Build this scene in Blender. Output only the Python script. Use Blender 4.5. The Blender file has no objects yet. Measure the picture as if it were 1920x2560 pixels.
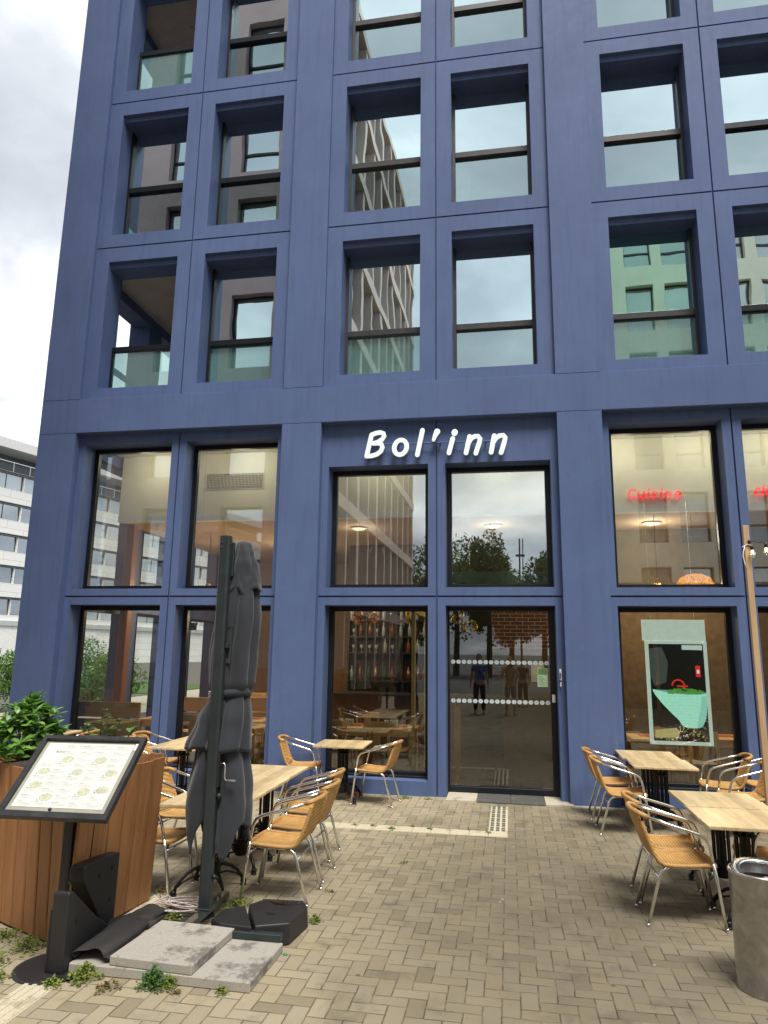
import bpy, bmesh, math, random
from mathutils import Vector, Matrix
from math import radians as rad, sin, cos, pi
random.seed(7)
sc = bpy.context.scene
COL = sc.collection

# ------------------------------------------------------------------ camera
cam = bpy.data.cameras.new("camera")
cam_o = bpy.data.objects.new("camera", cam); COL.objects.link(cam_o); sc.camera = cam_o
def _rot(y, p, r):
    return (Matrix.Rotation(y, 3, 'Z') @ Matrix.Rotation(p, 3, 'X') @ Matrix.Rotation(r, 3, 'Y'))
Rc = _rot(0.1770, 0.1948, -0.0134)
right, fwd, up = Rc.col[0], Rc.col[1], Rc.col[2]
m3 = Matrix((right, up, -fwd)).transposed()
cam_o.matrix_world = Matrix.Translation((1.0506, -10.3541, 2.0242)) @ m3.to_4x4()
cam.sensor_fit = 'VERTICAL'; cam.sensor_height = 36; cam.lens = 36 * 1747.56 / 2560
cam.clip_start = 0.05; cam.clip_end = 2000

# ------------------------------------------------------------------ world / sun / exposure
SUN_EL, SUN_AZ = rad(62), rad(156)
w = bpy.data.worlds.new("World"); sc.world = w; w.use_nodes = True
nt = w.node_tree; nt.nodes.clear()
def wn(t, **k):
    n = nt.nodes.new(t)
    for a, b in k.items(): setattr(n, a, b)
    return n
outw = wn('ShaderNodeOutputWorld'); bg = wn('ShaderNodeBackground')
sky = wn('ShaderNodeTexSky', sky_type='NISHITA', sun_disc=False, sun_elevation=SUN_EL, sun_rotation=SUN_AZ)
tc = wn('ShaderNodeTexCoord')
sep = wn('ShaderNodeSeparateXYZ'); nt.links.new(tc.outputs['Generated'], sep.inputs[0])
addz = wn('ShaderNodeMath', operation='ADD'); nt.links.new(sep.outputs[2], addz.inputs[0]); addz.inputs[1].default_value = 0.25
absz = wn('ShaderNodeMath', operation='MAXIMUM'); nt.links.new(addz.outputs[0], absz.inputs[0]); absz.inputs[1].default_value = 0.08
dx = wn('ShaderNodeMath', operation='DIVIDE'); dy = wn('ShaderNodeMath', operation='DIVIDE')
nt.links.new(sep.outputs[0], dx.inputs[0]); nt.links.new(absz.outputs[0], dx.inputs[1])
nt.links.new(sep.outputs[1], dy.inputs[0]); nt.links.new(absz.outputs[0], dy.inputs[1])
cmb = wn('ShaderNodeCombineXYZ'); cmb.inputs[2].default_value = 1.7; nt.links.new(dx.outputs[0], cmb.inputs[0]); nt.links.new(dy.outputs[0], cmb.inputs[1])
nz = wn('ShaderNodeTexNoise'); nz.inputs['Scale'].default_value = 1.5; nz.inputs['Detail'].default_value = 7; nz.inputs['Roughness'].default_value = .52
nz.inputs['Distortion'].default_value = .25
nt.links.new(cmb.outputs[0], nz.inputs['Vector'])
cr = wn('ShaderNodeValToRGB'); nt.links.new(nz.outputs['Fac'], cr.inputs[0])
e = cr.color_ramp.elements
e[0].position = .33; e[0].color = (2.0, 2.15, 2.35, 1)
e[1].position = .63; e[1].color = (6.3, 6.3, 6.15, 1)
m_ = e.new(.47); m_.color = (3.25, 3.4, 3.6, 1)
mix = wn('ShaderNodeMix', data_type='RGBA'); mix.inputs['Factor'].default_value = .93
nt.links.new(sky.outputs[0], mix.inputs['A']); nt.links.new(cr.outputs[0], mix.inputs['B'])
nt.links.new(mix.outputs['Result'], bg.inputs['Color']); bg.inputs['Strength'].default_value = 0.085
nt.links.new(bg.outputs[0], outw.inputs[0])

sun = bpy.data.lights.new("sun", 'SUN'); sun.energy = 1.5; sun.angle = rad(23); sun.color = (1, .95, .87)
sun_o = bpy.data.objects.new("sun", sun); COL.objects.link(sun_o)
sd = Vector((sin(SUN_AZ) * cos(SUN_EL), cos(SUN_AZ) * cos(SUN_EL), sin(SUN_EL)))
sun_o.rotation_euler = (-sd).to_track_quat('-Z', 'Y').to_euler()
sc.view_settings.view_transform = 'Standard'; sc.view_settings.look = 'None'
sc.view_settings.exposure = 1.65; sc.view_settings.gamma = 1
sc.render.engine = 'CYCLES'
sc.cycles.use_denoising = True
sc.cycles.max_bounces = 10; sc.cycles.transparent_max_bounces = 16; sc.cycles.glossy_bounces = 5
sc.cycles.sample_clamp_indirect = 6; sc.cycles.caustics_reflective = False; sc.cycles.caustics_refractive = False

# ------------------------------------------------------------------ object helpers
def tag(o, label=None, cat=None, group=None, kind=None):
    if label: o['label'] = label
    if cat: o['category'] = cat
    if group: o['group'] = group
    if kind: o['kind'] = kind
    return o
def thing(name, label, cat, loc=(0, 0, 0), rz=0, group=None):
    o = bpy.data.objects.new(name, None); COL.objects.link(o)
    o.location = loc; o.rotation_euler = (0, 0, rz); o.empty_display_size = .1
    return tag(o, label, cat, group)
def copy_tree(o, parent=None):
    c = o.copy(); COL.objects.link(c)
    if parent is not None: c.parent = parent
    for ch in list(o.children): copy_tree(ch, c)
    return c
def place(proto, first, loc, rz, label, group=None):
    o = proto if first else copy_tree(proto)
    o.location = loc; o.rotation_euler = (0, 0, rz); o['label'] = label
    if group: o['group'] = group
    return o

class MB:
    def __init__(s): s.v = []; s.f = []; s.uv = None
    def add(s, vs, fs):
        n = len(s.v); s.v += [tuple(v) for v in vs]; s.f += [tuple(i + n for i in f) for f in fs]
    def box(s, a, b, M=None):
        x0, y0, z0 = a; x1, y1, z1 = b
        x0, x1 = min(x0, x1), max(x0, x1); y0, y1 = min(y0, y1), max(y0, y1); z0, z1 = min(z0, z1), max(z0, z1)
        vs = [Vector(p) for p in ((x0, y0, z0), (x1, y0, z0), (x1, y1, z0), (x0, y1, z0), (x0, y0, z1), (x1, y0, z1), (x1, y1, z1), (x0, y1, z1))]
        if M is not None: vs = [M @ v for v in vs]
        s.add(vs, [(0, 3, 2, 1), (4, 5, 6, 7), (0, 1, 5, 4), (1, 2, 6, 5), (2, 3, 7, 6), (3, 0, 4, 7)]); return s
    def cbox(s, c, d, M=None):
        return s.box([c[i] - d[i] / 2 for i in range(3)], [c[i] + d[i] / 2 for i in range(3)], M)
    def prism(s, pts, z0, z1, M=None, taper=0.0):
        """polygon (x,y) extruded z0..z1"""
        n = len(pts); cx = sum(p[0] for p in pts) / n; cy = sum(p[1] for p in pts) / n
        vs = [Vector((p[0], p[1], z0)) for p in pts] + [Vector((cx + (p[0] - cx) * (1 - taper), cy + (p[1] - cy) * (1 - taper), z1)) for p in pts]
        if M is not None: vs = [M @ v for v in vs]
        fs = [tuple(reversed(range(n))), tuple(range(n, 2 * n))] + [(i, (i + 1) % n, n + (i + 1) % n, n + i) for i in range(n)]
        s.add(vs, fs); return s
    def tube(s, pts, r, seg=10, caps=True, sy=1.0):
        pts = [Vector(p) for p in pts]; n = len(pts)
        rs = r if isinstance(r, (list, tuple)) else [r] * n
        rings = []; prev = None
        for i, p in enumerate(pts):
            if i == 0: t = pts[1] - p
            elif i == n - 1: t = p - pts[i - 1]
            else: t = (pts[i + 1] - p).normalized() + (p - pts[i - 1]).normalized()
            t.normalize()
            if prev is None:
                a = Vector((0, 0, 1)) if abs(t.z) < .9 else Vector((0, 1, 0))
                u = t.cross(a).normalized()
            else:
                u = (prev - t * prev.dot(t)).normalized()
            prev = u; w_ = t.cross(u)
            rings.append([p + (u * cos(2 * pi * k / seg) + w_ * sin(2 * pi * k / seg) * sy) * rs[i] for k in range(seg)])
        vs = [v for R in rings for v in R]; fs = []
        for i in range(n - 1):
            for k in range(seg):
                a = i * seg + k; b = i * seg + (k + 1) % seg
                fs.append((a, b, b + seg, a + seg))
        if caps: fs += [tuple(reversed(range(seg))), tuple(range((n - 1) * seg, n * seg))]
        s.add(vs, fs); return s
    def lathe(s, prof, c=(0, 0, 0), seg=24, caps=True):
        vs = []; fs = []; n = len(prof)
        for r, z in prof:
            for k in range(seg): vs.append((c[0] + r * cos(2 * pi * k / seg), c[1] + r * sin(2 * pi * k / seg), c[2] + z))
        for i in range(n - 1):
            for k in range(seg):
                a = i * seg + k; b = i * seg + (k + 1) % seg; fs.append((a, b, b + seg, a + seg))
        if caps: fs += [tuple(reversed(range(seg))), tuple(range((n - 1) * seg, n * seg))]
        s.add(vs, fs); return s
    def ball(s, c, r, seg=12, rings=8, sc_=(1, 1, 1)):
        pr = []
        vs = [(c[0], c[1], c[2] - r * sc_[2])]; fs = []
        for i in range(1, rings):
            a = -pi / 2 + pi * i / rings
            for k in range(seg): vs.append((c[0] + r * cos(a) * cos(2 * pi * k / seg) * sc_[0], c[1] + r * cos(a) * sin(2 * pi * k / seg) * sc_[1], c[2] + r * sin(a) * sc_[2]))
        vs.append((c[0], c[1], c[2] + r * sc_[2])); N = len(vs) - 1
        for k in range(seg): fs.append((0, 1 + (k + 1) % seg, 1 + k)); fs.append((N, N - seg + k, N - seg + (k + 1) % seg))
        for i in range(rings - 2):
            for k in range(seg):
                a = 1 + i * seg + k; b = 1 + i * seg + (k + 1) % seg; fs.append((a, b, b + seg, a + seg))
        s.add(vs, fs); return s
    def quad(s, a, b, c, d): s.add([a, b, c, d], [(0, 1, 2, 3)]); return s
    def build(s, name, mat, parent=None, smooth=False, bevel=0, loc=None, seg=1, angle=30):
        me = bpy.data.meshes.new(name); me.from_pydata(s.v, [], s.f); me.update()
        if mat: me.materials.append(mat)
        o = bpy.data.objects.new(name, me); COL.objects.link(o)
        if smooth:
            me.polygons.foreach_set('use_smooth', [True] * len(me.polygons))
            md = None
        if bevel:
            md = o.modifiers.new('b', 'BEVEL'); md.width = bevel; md.segments = seg; md.limit_method = 'ANGLE'; md.angle_limit = rad(angle)
        if parent is not None: o.parent = parent
        if loc: o.location = loc
        return o
def struct(name, mb, mat, **k):
    return tag(mb.build(name, mat, **k), kind='structure')

# ------------------------------------------------------------------ material helpers
class NT:
    def __init__(s, name):
        s.m = bpy.data.materials.new(name); s.m.use_nodes = True; s.t = s.m.node_tree; s.t.nodes.clear()
        s.out = s.t.nodes.new('ShaderNodeOutputMaterial')
    def n(s, t, ins=None, **k):
        n = s.t.nodes.new(t)
        for a, b in k.items(): setattr(n, a, b)
        for a, b in (ins or {}).items(): s.set(n.inputs[a], b)
        return n
    def set(s, i, v):
        if isinstance(v, bpy.types.NodeSocket): s.t.links.new(v, i)
        elif hasattr(i, 'default_value'):
            if i.type == 'RGBA' and len(v) == 3: v = (*v, 1)
            i.default_value = v
    def math(s, op, a, b=0, c=None):
        n = s.t.nodes.new('ShaderNodeMath'); n.operation = op; s.set(n.inputs[0], a); s.set(n.inputs[1], b)
        if c is not None: s.set(n.inputs[2], c)
        return n.outputs[0]
    def mix(s, f, a, b, blend='MIX'):
        n = s.t.nodes.new('ShaderNodeMix'); n.data_type = 'RGBA'; n.blend_type = blend
        s.set(n.inputs['Factor'], f); s.set(n.inputs['A'], a); s.set(n.inputs['B'], b); return n.outputs['Result']
    def ramp(s, f, stops):
        n = s.t.nodes.new('ShaderNodeValToRGB'); s.set(n.inputs[0], f); e = n.color_ramp.elements
        e[0].position, e[0].color = stops[0][0], (*stops[0][1], 1) if len(stops[0][1]) == 3 else stops[0][1]
        e[1].position, e[1].color = stops[-1][0], (*stops[-1][1], 1)
        for p, c in stops[1:-1]: q = e.new(p); q.color = (*c, 1)
        return n.outputs[0]
    def coord(s, kind='Object', scale=(1, 1, 1), rot=(0, 0, 0), loc=(0, 0, 0)):
        t = s.n('ShaderNodeTexCoord'); mp = s.n('ShaderNodeMapping'); s.t.links.new(t.outputs[kind], mp.inputs[0])
        mp.inputs['Scale'].default_value = scale; mp.inputs['Rotation'].default_value = rot; mp.inputs['Location'].default_value = loc
        return mp.outputs[0]
    def noise(s, vec, scale, detail=4, rough=.55, dist=0):
        n = s.n('ShaderNodeTexNoise', {'Scale': scale, 'Detail': detail, 'Roughness': rough, 'Distortion': dist}); s.set(n.inputs['Vector'], vec)
        return n.outputs['Fac']
    def bump(s, h, strength=.3, dist=.01, normal=None):
        n = s.n('ShaderNodeBump', {'Strength': strength, 'Distance': dist}); s.set(n.inputs['Height'], h)
        if normal is not None: s.set(n.inputs['Normal'], normal)
        return n.outputs[0]
    def pbr(s, color, rough=.5, metal=0, normal=None, spec=.5, **k):
        n = s.n('ShaderNodeBsdfPrincipled'); s.set(n.inputs['Base Color'], color); s.set(n.inputs['Roughness'], rough); s.set(n.inputs['Metallic'], metal)
        s.set(n.inputs['Specular IOR Level'], spec)
        if normal is not None: s.set(n.inputs['Normal'], normal)
        for a, b in k.items(): s.set(n.inputs[a.replace('_', ' ')], b)
        s.t.links.new(n.outputs[0], s.out.inputs[0]); return n
GREY = lambda v: (v, v, v)
def flat(name, color, rough=.5, metal=0, var=.12, scale=9, bump=.0, bscale=60, spec=.5, **k):
    t = NT(name); v = t.coord(); n = t.noise(v, scale, 5)
    c = t.ramp(n, [(.3, tuple(x * (1 - var) for x in color)), (.7, tuple(min(1, x * (1 + var)) for x in color))])
    nm = t.bump(t.noise(v, bscale, 3), bump, .005) if bump else None
    rr = t.math('MULTIPLY_ADD', n, .15, rough - .07)
    t.pbr(c, rr, metal, nm, spec, **k); return t.m
def emit(name, color, strength):
    t = NT(name); n = t.n('ShaderNodeEmission', {'Color': (*color, 1), 'Strength': strength}); t.t.links.new(n.outputs[0], t.out.inputs[0]); return t.m
def wood(name, c1, c2, scale=(1, 1, 1), rough=.5, gs=1.0, plank=None):
    """streaky wood; grain runs along the axis with the small scale value"""
    t = NT(name); v = t.coord(scale=scale)
    n1 = t.noise(v, 3 * gs, 6, .6, .6); n2 = t.noise(v, 14 * gs, 4, .6, .2); n3 = t.noise(t.coord(), 2.2, 3)
    f = t.math('ADD', t.math('MULTIPLY', n1, .6), t.math('MULTIPLY', n2, .4))
    c = t.ramp(f, [(.34, c1), (.5, tuple((a + b) / 2 for a, b in zip(c1, c2))), (.66, c2)])
    c = t.mix(t.math('MULTIPLY', n3, .5), c, tuple(x * .7 for x in c2), 'MIX')
    if plank is not None:
        ax, wd = plank
        sp = t.n('ShaderNodeSeparateXYZ'); t.set(sp.inputs[0], t.coord())
        q_ = t.math('DIVIDE', sp.outputs[ax], wd); fl = t.math('FLOOR', q_)
        wn_ = t.n('ShaderNodeTexWhiteNoise', noise_dimensions='1D'); t.set(wn_.inputs['W'], fl)
        hv = t.n('ShaderNodeHueSaturation', {'Hue': .5, 'Saturation': 1.0}); t.set(hv.inputs['Value'], t.math('MULTIPLY_ADD', wn_.outputs[0], .3, .85)); t.set(hv.inputs['Color'], c)
        c = hv.outputs[0]
    t.pbr(c, t.math('MULTIPLY_ADD', f, .2, rough - .1), 0, t.bump(f, .25, .003)); return t.m

# ------------------------------------------------------------------ materials
def m_paint():
    t = NT("blue_paint"); v = t.coord()
    n = t.noise(v, .8, 6, .6); n2 = t.noise(v, 9, 4, .6)
    st = t.noise(t.coord(scale=(7, 7, .5)), 1.6, 6, .62, .4)
    c = t.ramp(n, [(.3, (.082, .122, .258)), (.55, (.093, .138, .284)), (.75, (.104, .152, .302))])
    c = t.mix(t.ramp(st, [(.5, GREY(0)), (.68, GREY(.32))]), c, (.058, .082, .16))
    c = t.mix(t.ramp(n2, [(.62, GREY(0)), (.75, GREY(.25))]), c, (.15, .185, .30))
    sp = t.noise(v, 38, 3, .5)
    c = t.mix(t.ramp(sp, [(.735, GREY(0)), (.76, GREY(.55))]), c, (.3, .33, .42))
    sz = t.n('ShaderNodeSeparateXYZ'); t.set(sz.inputs[0], v); low = t.ramp(t.math('MULTIPLY', sz.outputs[2], .4), [(.0, GREY(1)), (1.0, GREY(0))])
    ch = t.noise(v, 55, 4, .7, .8); ch2 = t.noise(v, 3.5, 3)
    c = t.mix(t.math('MULTIPLY', low, t.math('MULTIPLY', t.ramp(ch, [(.66, GREY(0)), (.69, GREY(1))]), t.ramp(ch2, [(.5, GREY(0)), (.6, GREY(1))]))), c, (.5, .5, .52))
    gr_ = t.noise(t.coord(scale=(2, 2, 1)), 2.4, 6, .7); c = t.mix(t.ramp(gr_, [(.52, GREY(0)), (.72, GREY(.45))]), c, (.085, .115, .205))
    t.pbr(c, t.math('MULTIPLY_ADD', n2, .2, .55), 0, t.bump(t.noise(v, 22, 4), .12, .004), .25); return t.m
def m_paver():
    U = .1083
    t = NT("concrete_pavers"); v = t.coord(loc=(.012, .03, 0)); sp = t.n('ShaderNodeSeparateXYZ'); t.set(sp.inputs[0], v)
    px = t.math('DIVIDE', sp.outputs[0], U); py = t.math('DIVIDE', sp.outputs[1], U)
    # slightly wavy joints
    wv = t.n('ShaderNodeTexNoise', {'Scale': 9.0, 'Detail': 2.0}); t.set(wv.inputs['Vector'], v); ws = t.n('ShaderNodeSeparateColor'); t.set(ws.inputs[0], wv.outputs['Color'])
    px = t.math('ADD', px, t.math('MULTIPLY_ADD', ws.outputs[0], .12, -.06)); py = t.math('ADD', py, t.math('MULTIPLY_ADD', ws.outputs[1], .12, -.06))
    i = t.math('FLOOR', px); j = t.math('FLOOR', py); fx = t.math('FRACT', px); fy = t.math('FRACT', py)
    k = t.math('FLOORED_MODULO', t.math('SUBTRACT', i, j), 4)
    H = t.math('LESS_THAN', k, 1.5); V = t.math('SUBTRACT', 1, H)
    a = t.math('MULTIPLY', H, t.math('GREATER_THAN', k, .5)); b = t.math('MULTIPLY', V, t.math('LESS_THAN', k, 2.5))
    lh = t.math('ADD', fx, a); lv = t.math('ADD', fy, b)
    lng = t.math('ADD', t.math('MULTIPLY', H, lh), t.math('MULTIPLY', V, lv))
    sh = t.math('ADD', t.math('MULTIPLY', H, fy), t.math('MULTIPLY', V, fx))
    ed = t.math('MINIMUM', t.math('MINIMUM', lng, t.math('SUBTRACT', 2, lng)), t.math('MINIMUM', sh, t.math('SUBTRACT', 1, sh)))
    cid = t.n('ShaderNodeCombineXYZ'); t.set(cid.inputs[0], t.math('SUBTRACT', i, a)); t.set(cid.inputs[1], t.math('SUBTRACT', j, b)); t.set(cid.inputs[2], H)
    wn_ = t.n('ShaderNodeTexWhiteNoise'); t.set(wn_.inputs['Vector'], cid.outputs[0])
    ws2 = t.n('ShaderNodeSeparateColor'); t.set(ws2.inputs[0], wn_.outputs['Color'])
    big = t.noise(v, .55, 4, .55); med = t.noise(v, 3.2, 5, .6); fine = t.noise(v, 130, 3, .7); spots = t.noise(v, 34, 2, .5)
    # worn dark walking zone towards the door, paler to the left
    gx = t.math('MULTIPLY_ADD', sp.outputs[0], .28, .30); gx = t.math('MINIMUM', t.math('MAXIMUM', gx, 0), 1)
    dark = t.math('MULTIPLY', gx, t.math('MULTIPLY_ADD', big, 1.1, .2)); 
    ex_ = t.math('MULTIPLY', t.math('SUBTRACT', sp.outputs[0], 1.0), .52); ey_ = t.math('MULTIPLY', t.math('ADD', sp.outputs[1], 3.6), .27)
    rad_ = t.math('SQRT', t.math('ADD', t.math('MULTIPLY', ex_, ex_), t.math('MULTIPLY', ey_, ey_)))
    worn = t.ramp(t.math('ADD', rad_, t.math('MULTIPLY_ADD', big, .9, -.45)), [(.3, GREY(1)), (1.05, GREY(0))])
    tt_ = t.math('ADD', t.math('MULTIPLY', worn, .62), t.math('MULTIPLY', t.ramp(t.math('ADD', dark, t.math('MULTIPLY_ADD', med, .5, -.25)), [(.15, GREY(0)), (.75, GREY(1))]), .5))
    c = t.mix(t.math('MINIMUM', tt_, 1), (.47, .40, .26), (.135, .110, .064))
    hv = t.n('ShaderNodeHueSaturation', {'Hue': .5}); t.set(hv.inputs['Saturation'], t.math('MULTIPLY_ADD', ws2.outputs[1], .2, .86)); t.set(hv.inputs['Value'], t.math('MULTIPLY_ADD', ws2.outputs[0], .20, .89)); t.set(hv.inputs['Color'], c); c = hv.outputs[0]
    c = t.mix(t.math('MULTIPLY_ADD', fine, .7, -.12), c, (.36, .315, .23), 'MIX')
    c = t.mix(t.math('MULTIPLY', fine, .55), c, (.09, .08, .06), 'MIX')
    c = t.mix(t.ramp(med, [(.56, GREY(0)), (.72, GREY(.55))]), c, (.10, .088, .07))
    c = t.mix(t.ramp(spots, [(.725, GREY(0)), (.745, GREY(.8))]), c, (.06, .052, .045))
    odd = t.math('GREATER_THAN', ws2.outputs[1], .90); c = t.mix(t.math('MULTIPLY', odd, .35), c, (.12, .105, .08))
    gum = t.n('ShaderNodeTexVoronoi', {'Scale': 2.6, 'Randomness': 1.0}); t.set(gum.inputs['Vector'], v)
    c = t.mix(t.ramp(t.math('ADD', gum.outputs['Distance'], t.math('MULTIPLY_ADD', fine, .05, -.025)), [(.035, GREY(.75)), (.05, GREY(0))]), c, (.055, .048, .04))
    drip = t.noise(t.coord(scale=(1, .45, 1)), 1.3, 6, .7, .5); c = t.mix(t.ramp(drip, [(.55, GREY(0)), (.72, GREY(.5))]), c, (.085, .073, .055))
    jn = t.ramp(ed, [(.018, GREY(1)), (.05, GREY(0))])
    jc = t.mix(t.ramp(t.noise(v, 6, 3), [(.42, GREY(0)), (.6, GREY(1))]), (.035, .028, .02), (.23, .19, .12))
    c = t.mix(t.math('MULTIPLY', jn, .7), c, jc)
    bed = t.ramp(ed, [(.0, GREY(0)), (.07, GREY(1))])
    hgt = t.math('ADD', t.math('MULTIPLY', bed, .75), t.math('ADD', t.math('MULTIPLY', fine, .12), t.math('MULTIPLY', ws2.outputs[2], .25)))
    t.pbr(c, .85, 0, t.bump(hgt, .8, .008), .25); return t.m
def m_glass(name, refl, tint, wav=.02, scale=.9, gc=(.93, .98, 1)):
    t = NT(name); v = t.coord()
    nb = t.bump(t.noise(v, scale, 2, .4), wav, .05)
    g = t.n('ShaderNodeBsdfGlossy', {'Roughness': 0.0, 'Color': (*gc, 1)}); t.set(g.inputs['Normal'], nb)
    tr = t.n('ShaderNodeBsdfTransparent', {'Color': (*tint, 1)})
    fr = t.n('ShaderNodeFresnel', {'IOR': 1.5})
    f = t.math('MINIMUM', t.math('MULTIPLY_ADD', fr.outputs[0], 1.4, refl - .05), 1)
    mx = t.n('ShaderNodeMixShader'); t.set(mx.inputs[0], f); t.t.links.new(tr.outputs[0], mx.inputs[1]); t.t.links.new(g.outputs[0], mx.inputs[2])
    t.t.links.new(mx.outputs[0], t.out.inputs[0]); return t.m
def m_frost(name):
    t = NT(name); v = t.coord()
    g = t.n('ShaderNodeBsdfGlossy', {'Roughness': .02, 'Color': (.72, .95, .95, 1)}); tr = t.n('ShaderNodeBsdfTransparent', {'Color': (.6, .85, .8, 1)})
    df = t.n('ShaderNodeBsdfDiffuse', {'Color': (.30, .62, .56, 1)})
    m1 = t.n('ShaderNodeMixShader', {0: .38}); t.t.links.new(tr.outputs[0], m1.inputs[1]); t.t.links.new(df.outputs[0], m1.inputs[2])
    m2 = t.n('ShaderNodeMixShader', {0: .45}); t.t.links.new(m1.outputs[0], m2.inputs[1]); t.t.links.new(g.outputs[0], m2.inputs[2])
    t.t.links.new(m2.outputs[0], t.out.inputs[0]); return t.m
def m_wicker(name, along=0, dark=(.10, .045, .012)):
    """woven strands: fine ridges across `along`, darker slots between"""
    t = NT(name); v = t.coord(); sp = t.n('ShaderNodeSeparateXYZ'); t.set(sp.inputs[0], v)
    x = sp.outputs[0]; o = t.math('ADD', sp.outputs[1], sp.outputs[2])
    a = t.math('SINE', t.math('MULTIPLY', x, 2 * pi / .019))
    b = t.math('SINE', t.math('MULTIPLY', o, 2 * pi / .052))
    gap = t.math('MULTIPLY', t.math('GREATER_THAN', t.math('MULTIPLY', a, t.math('SIGN', b)), .25), t.math('LESS_THAN', t.math('ABSOLUTE', b), .8))
    n = t.noise(v, 14, 4)
    c = t.ramp(n, [(.3, (.53, .29, .085)), (.55, (.62, .36, .12)), (.75, (.69, .43, .165))])
    c = t.mix(t.math('MULTIPLY', gap, .9), c, dark)
    h = t.math('SUBTRACT', t.math('MULTIPLY_ADD', a, .3, .5), t.math('MULTIPLY', gap, .6))
    t.pbr(c, .6, 0, t.bump(h, .7, .003), .35); return t.m
def m_wrap(name):
    t = NT(name); v = t.coord(); sp = t.n('ShaderNodeSeparateXYZ'); t.set(sp.inputs[0], v)
    s_ = t.math('ADD', t.math('ADD', t.math('MULTIPLY', sp.outputs[1], 1.0), t.math('MULTIPLY', sp.outputs[2], 1.0)), t.math('MULTIPLY', sp.outputs[0], .93))
    a = t.math('SINE', t.math('MULTIPLY', s_, 2 * pi / .018)); n = t.noise(v, 9, 4)
    c = t.ramp(n, [(.3, (.50, .27, .085)), (.55, (.59, .34, .12)), (.75, (.67, .41, .16))])
    c = t.mix(t.ramp(a, [(0, GREY(.45)), (.35, GREY(0))]), c, (.22, .10, .03))
    t.pbr(c, .42, 0, t.bump(a, .5, .002), .5); return t.m
def m_stone(name, c1, c2, stain=None, rough=.85):
    t = NT(name); v = t.coord(); fine = t.noise(v, 170, 3, .7); med = t.noise(v, 5, 5, .65)
    c = t.ramp(fine, [(.32, c1), (.68, c2)])
    if stain:
        c = t.mix(t.ramp(med, [(.55, GREY(0)), (.64, GREY(.75))]), c, stain)
    t.pbr(c, rough, 0, t.bump(t.math('ADD', fine, med), .25, .004), .25); return t.m
def m_leaf(name, c1, c2, rough=.42):
    t = NT(name); g = t.n('ShaderNodeNewGeometry')
    c = t.ramp(g.outputs['Random Per Island'], [(0, c1), (1, c2)])
    p = t.n('ShaderNodeBsdfPrincipled', {'Roughness': rough}); t.set(p.inputs['Base Color'], c)
    tl = t.n('ShaderNodeBsdfTranslucent'); t.set(tl.inputs['Color'], c)
    mx = t.n('ShaderNodeMixShader', {0: .28}); t.t.links.new(p.outputs[0], mx.inputs[1]); t.t.links.new(tl.outputs[0], mx.inputs[2]); t.t.links.new(mx.outputs[0], t.out.inputs[0]); return t.m
M = {}
M['paint'] = m_paint(); M['paver'] = m_paver()
M['frame'] = flat('dark_frame', (.013, .015, .02), .38, .3, spec=.4)
M['frame2'] = flat('bronze_frame', (.05, .047, .05), .4, .3)
M['glass_hi'] = m_glass('coated_glass', .90, (.55, .82, .78), .09, .8, (.83, 1.0, 1.0))
M['glass_teal'] = m_glass('teal_coated_glass', .88, (.50, .85, .75), .06, .9, (.62, 1.0, .90))
M['glass_lo'] = m_glass('coated_glass_lower_pane', .50, (.50, .85, .80), .03, .9, (.80, 1.0, 1.0))
M['glass_gf'] = m_glass('shop_glass', .34, (.90, .93, .86), .015, .8)
M['glass_g2'] = m_glass('shop_glass_mirroring', .46, (.88, .92, .86), .015, .8, (.86, .93, .92))
M['glass_gl'] = m_glass('shop_glass_lower', .13, (.90, .92, .86), .012, .8)
M['glass_door'] = m_glass('door_glass', .13, (.50, .52, .44), .006, .8)
M['glass_frost'] = m_frost('pale_teal_glass')
M['glass_thin'] = m_glass('thin_glass', .05, (.99, 1, .99), 0)
M['rattan'] = m_wicker('woven_rattan'); M['wrap'] = m_wrap('wrapped_rattan')
M['alu'] = flat('polished_aluminium', (.78, .78, .76), .2, 1.0, .05)
M['iron'] = flat('black_cast_iron', (.012, .012, .013), .42, .4, .2, bump=.2)
M['tabletop'] = wood('oak_laminate', (.44, .29, .13), (.80, .64, .37), (2.6, .30, 2.6), .38, 1.6, (0, .118))
M['tabletop2'] = M['tabletop']
M['planter'] = wood('brown_stained_boards', (.20, .085, .028), (.42, .20, .078), (3.2, 3.2, .22), .55, 1.4)
M['post'] = wood('pale_pine_post', (.40, .25, .13), (.62, .43, .25), (5, 5, .3), .6, 1.2)
M['oak'] = wood('varnished_oak', (.58, .33, .11), (.82, .53, .22), (.4, 3, 3), .4, 1.2)
M['oakv'] = wood('varnished_oak_upright', (.58, .34, .11), (.82, .54, .23), (3, 3, .4), .4, 1.2)
M['pillar'] = wood('brown_timber_pillar', (.19, .07, .025), (.33, .135, .055), (3, 3, .25), .5, 1)
M['canopy'] = None
M['black'] = flat('black_plastic', (.016, .016, .018), .5, 0, .25, 5, bump=.15, bscale=90)
M['darkgrey'] = flat('anthracite_aluminium', (.045, .058, .062), .38, .5, .1)
M['white'] = flat('white_paint', (.8, .8, .78), .5, 0, .03)
M['cream'] = flat('cream_wall', (.80, .77, .62), .8, 0, .05, 2)
M['tan'] = flat('tan_ceiling', (.42, .29, .19), .8, 0, .05, 2)
M['ceil'] = flat('white_ceiling', (.7, .68, .6), .8, 0, .04, 2)
M['taupe'] = flat('taupe_render', (.46, .41, .385), .8, 0, .12, 3, bump=.2)
M['steel'] = None
M['slab'] = m_stone('pink_grey_concrete', (.29, .27, .235), (.47, .44, .395), (.115, .10, .085))
M['pale'] = m_stone('pale_concrete', (.42, .38, .30), (.56, .52, .42), (.30, .27, .21))
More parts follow.
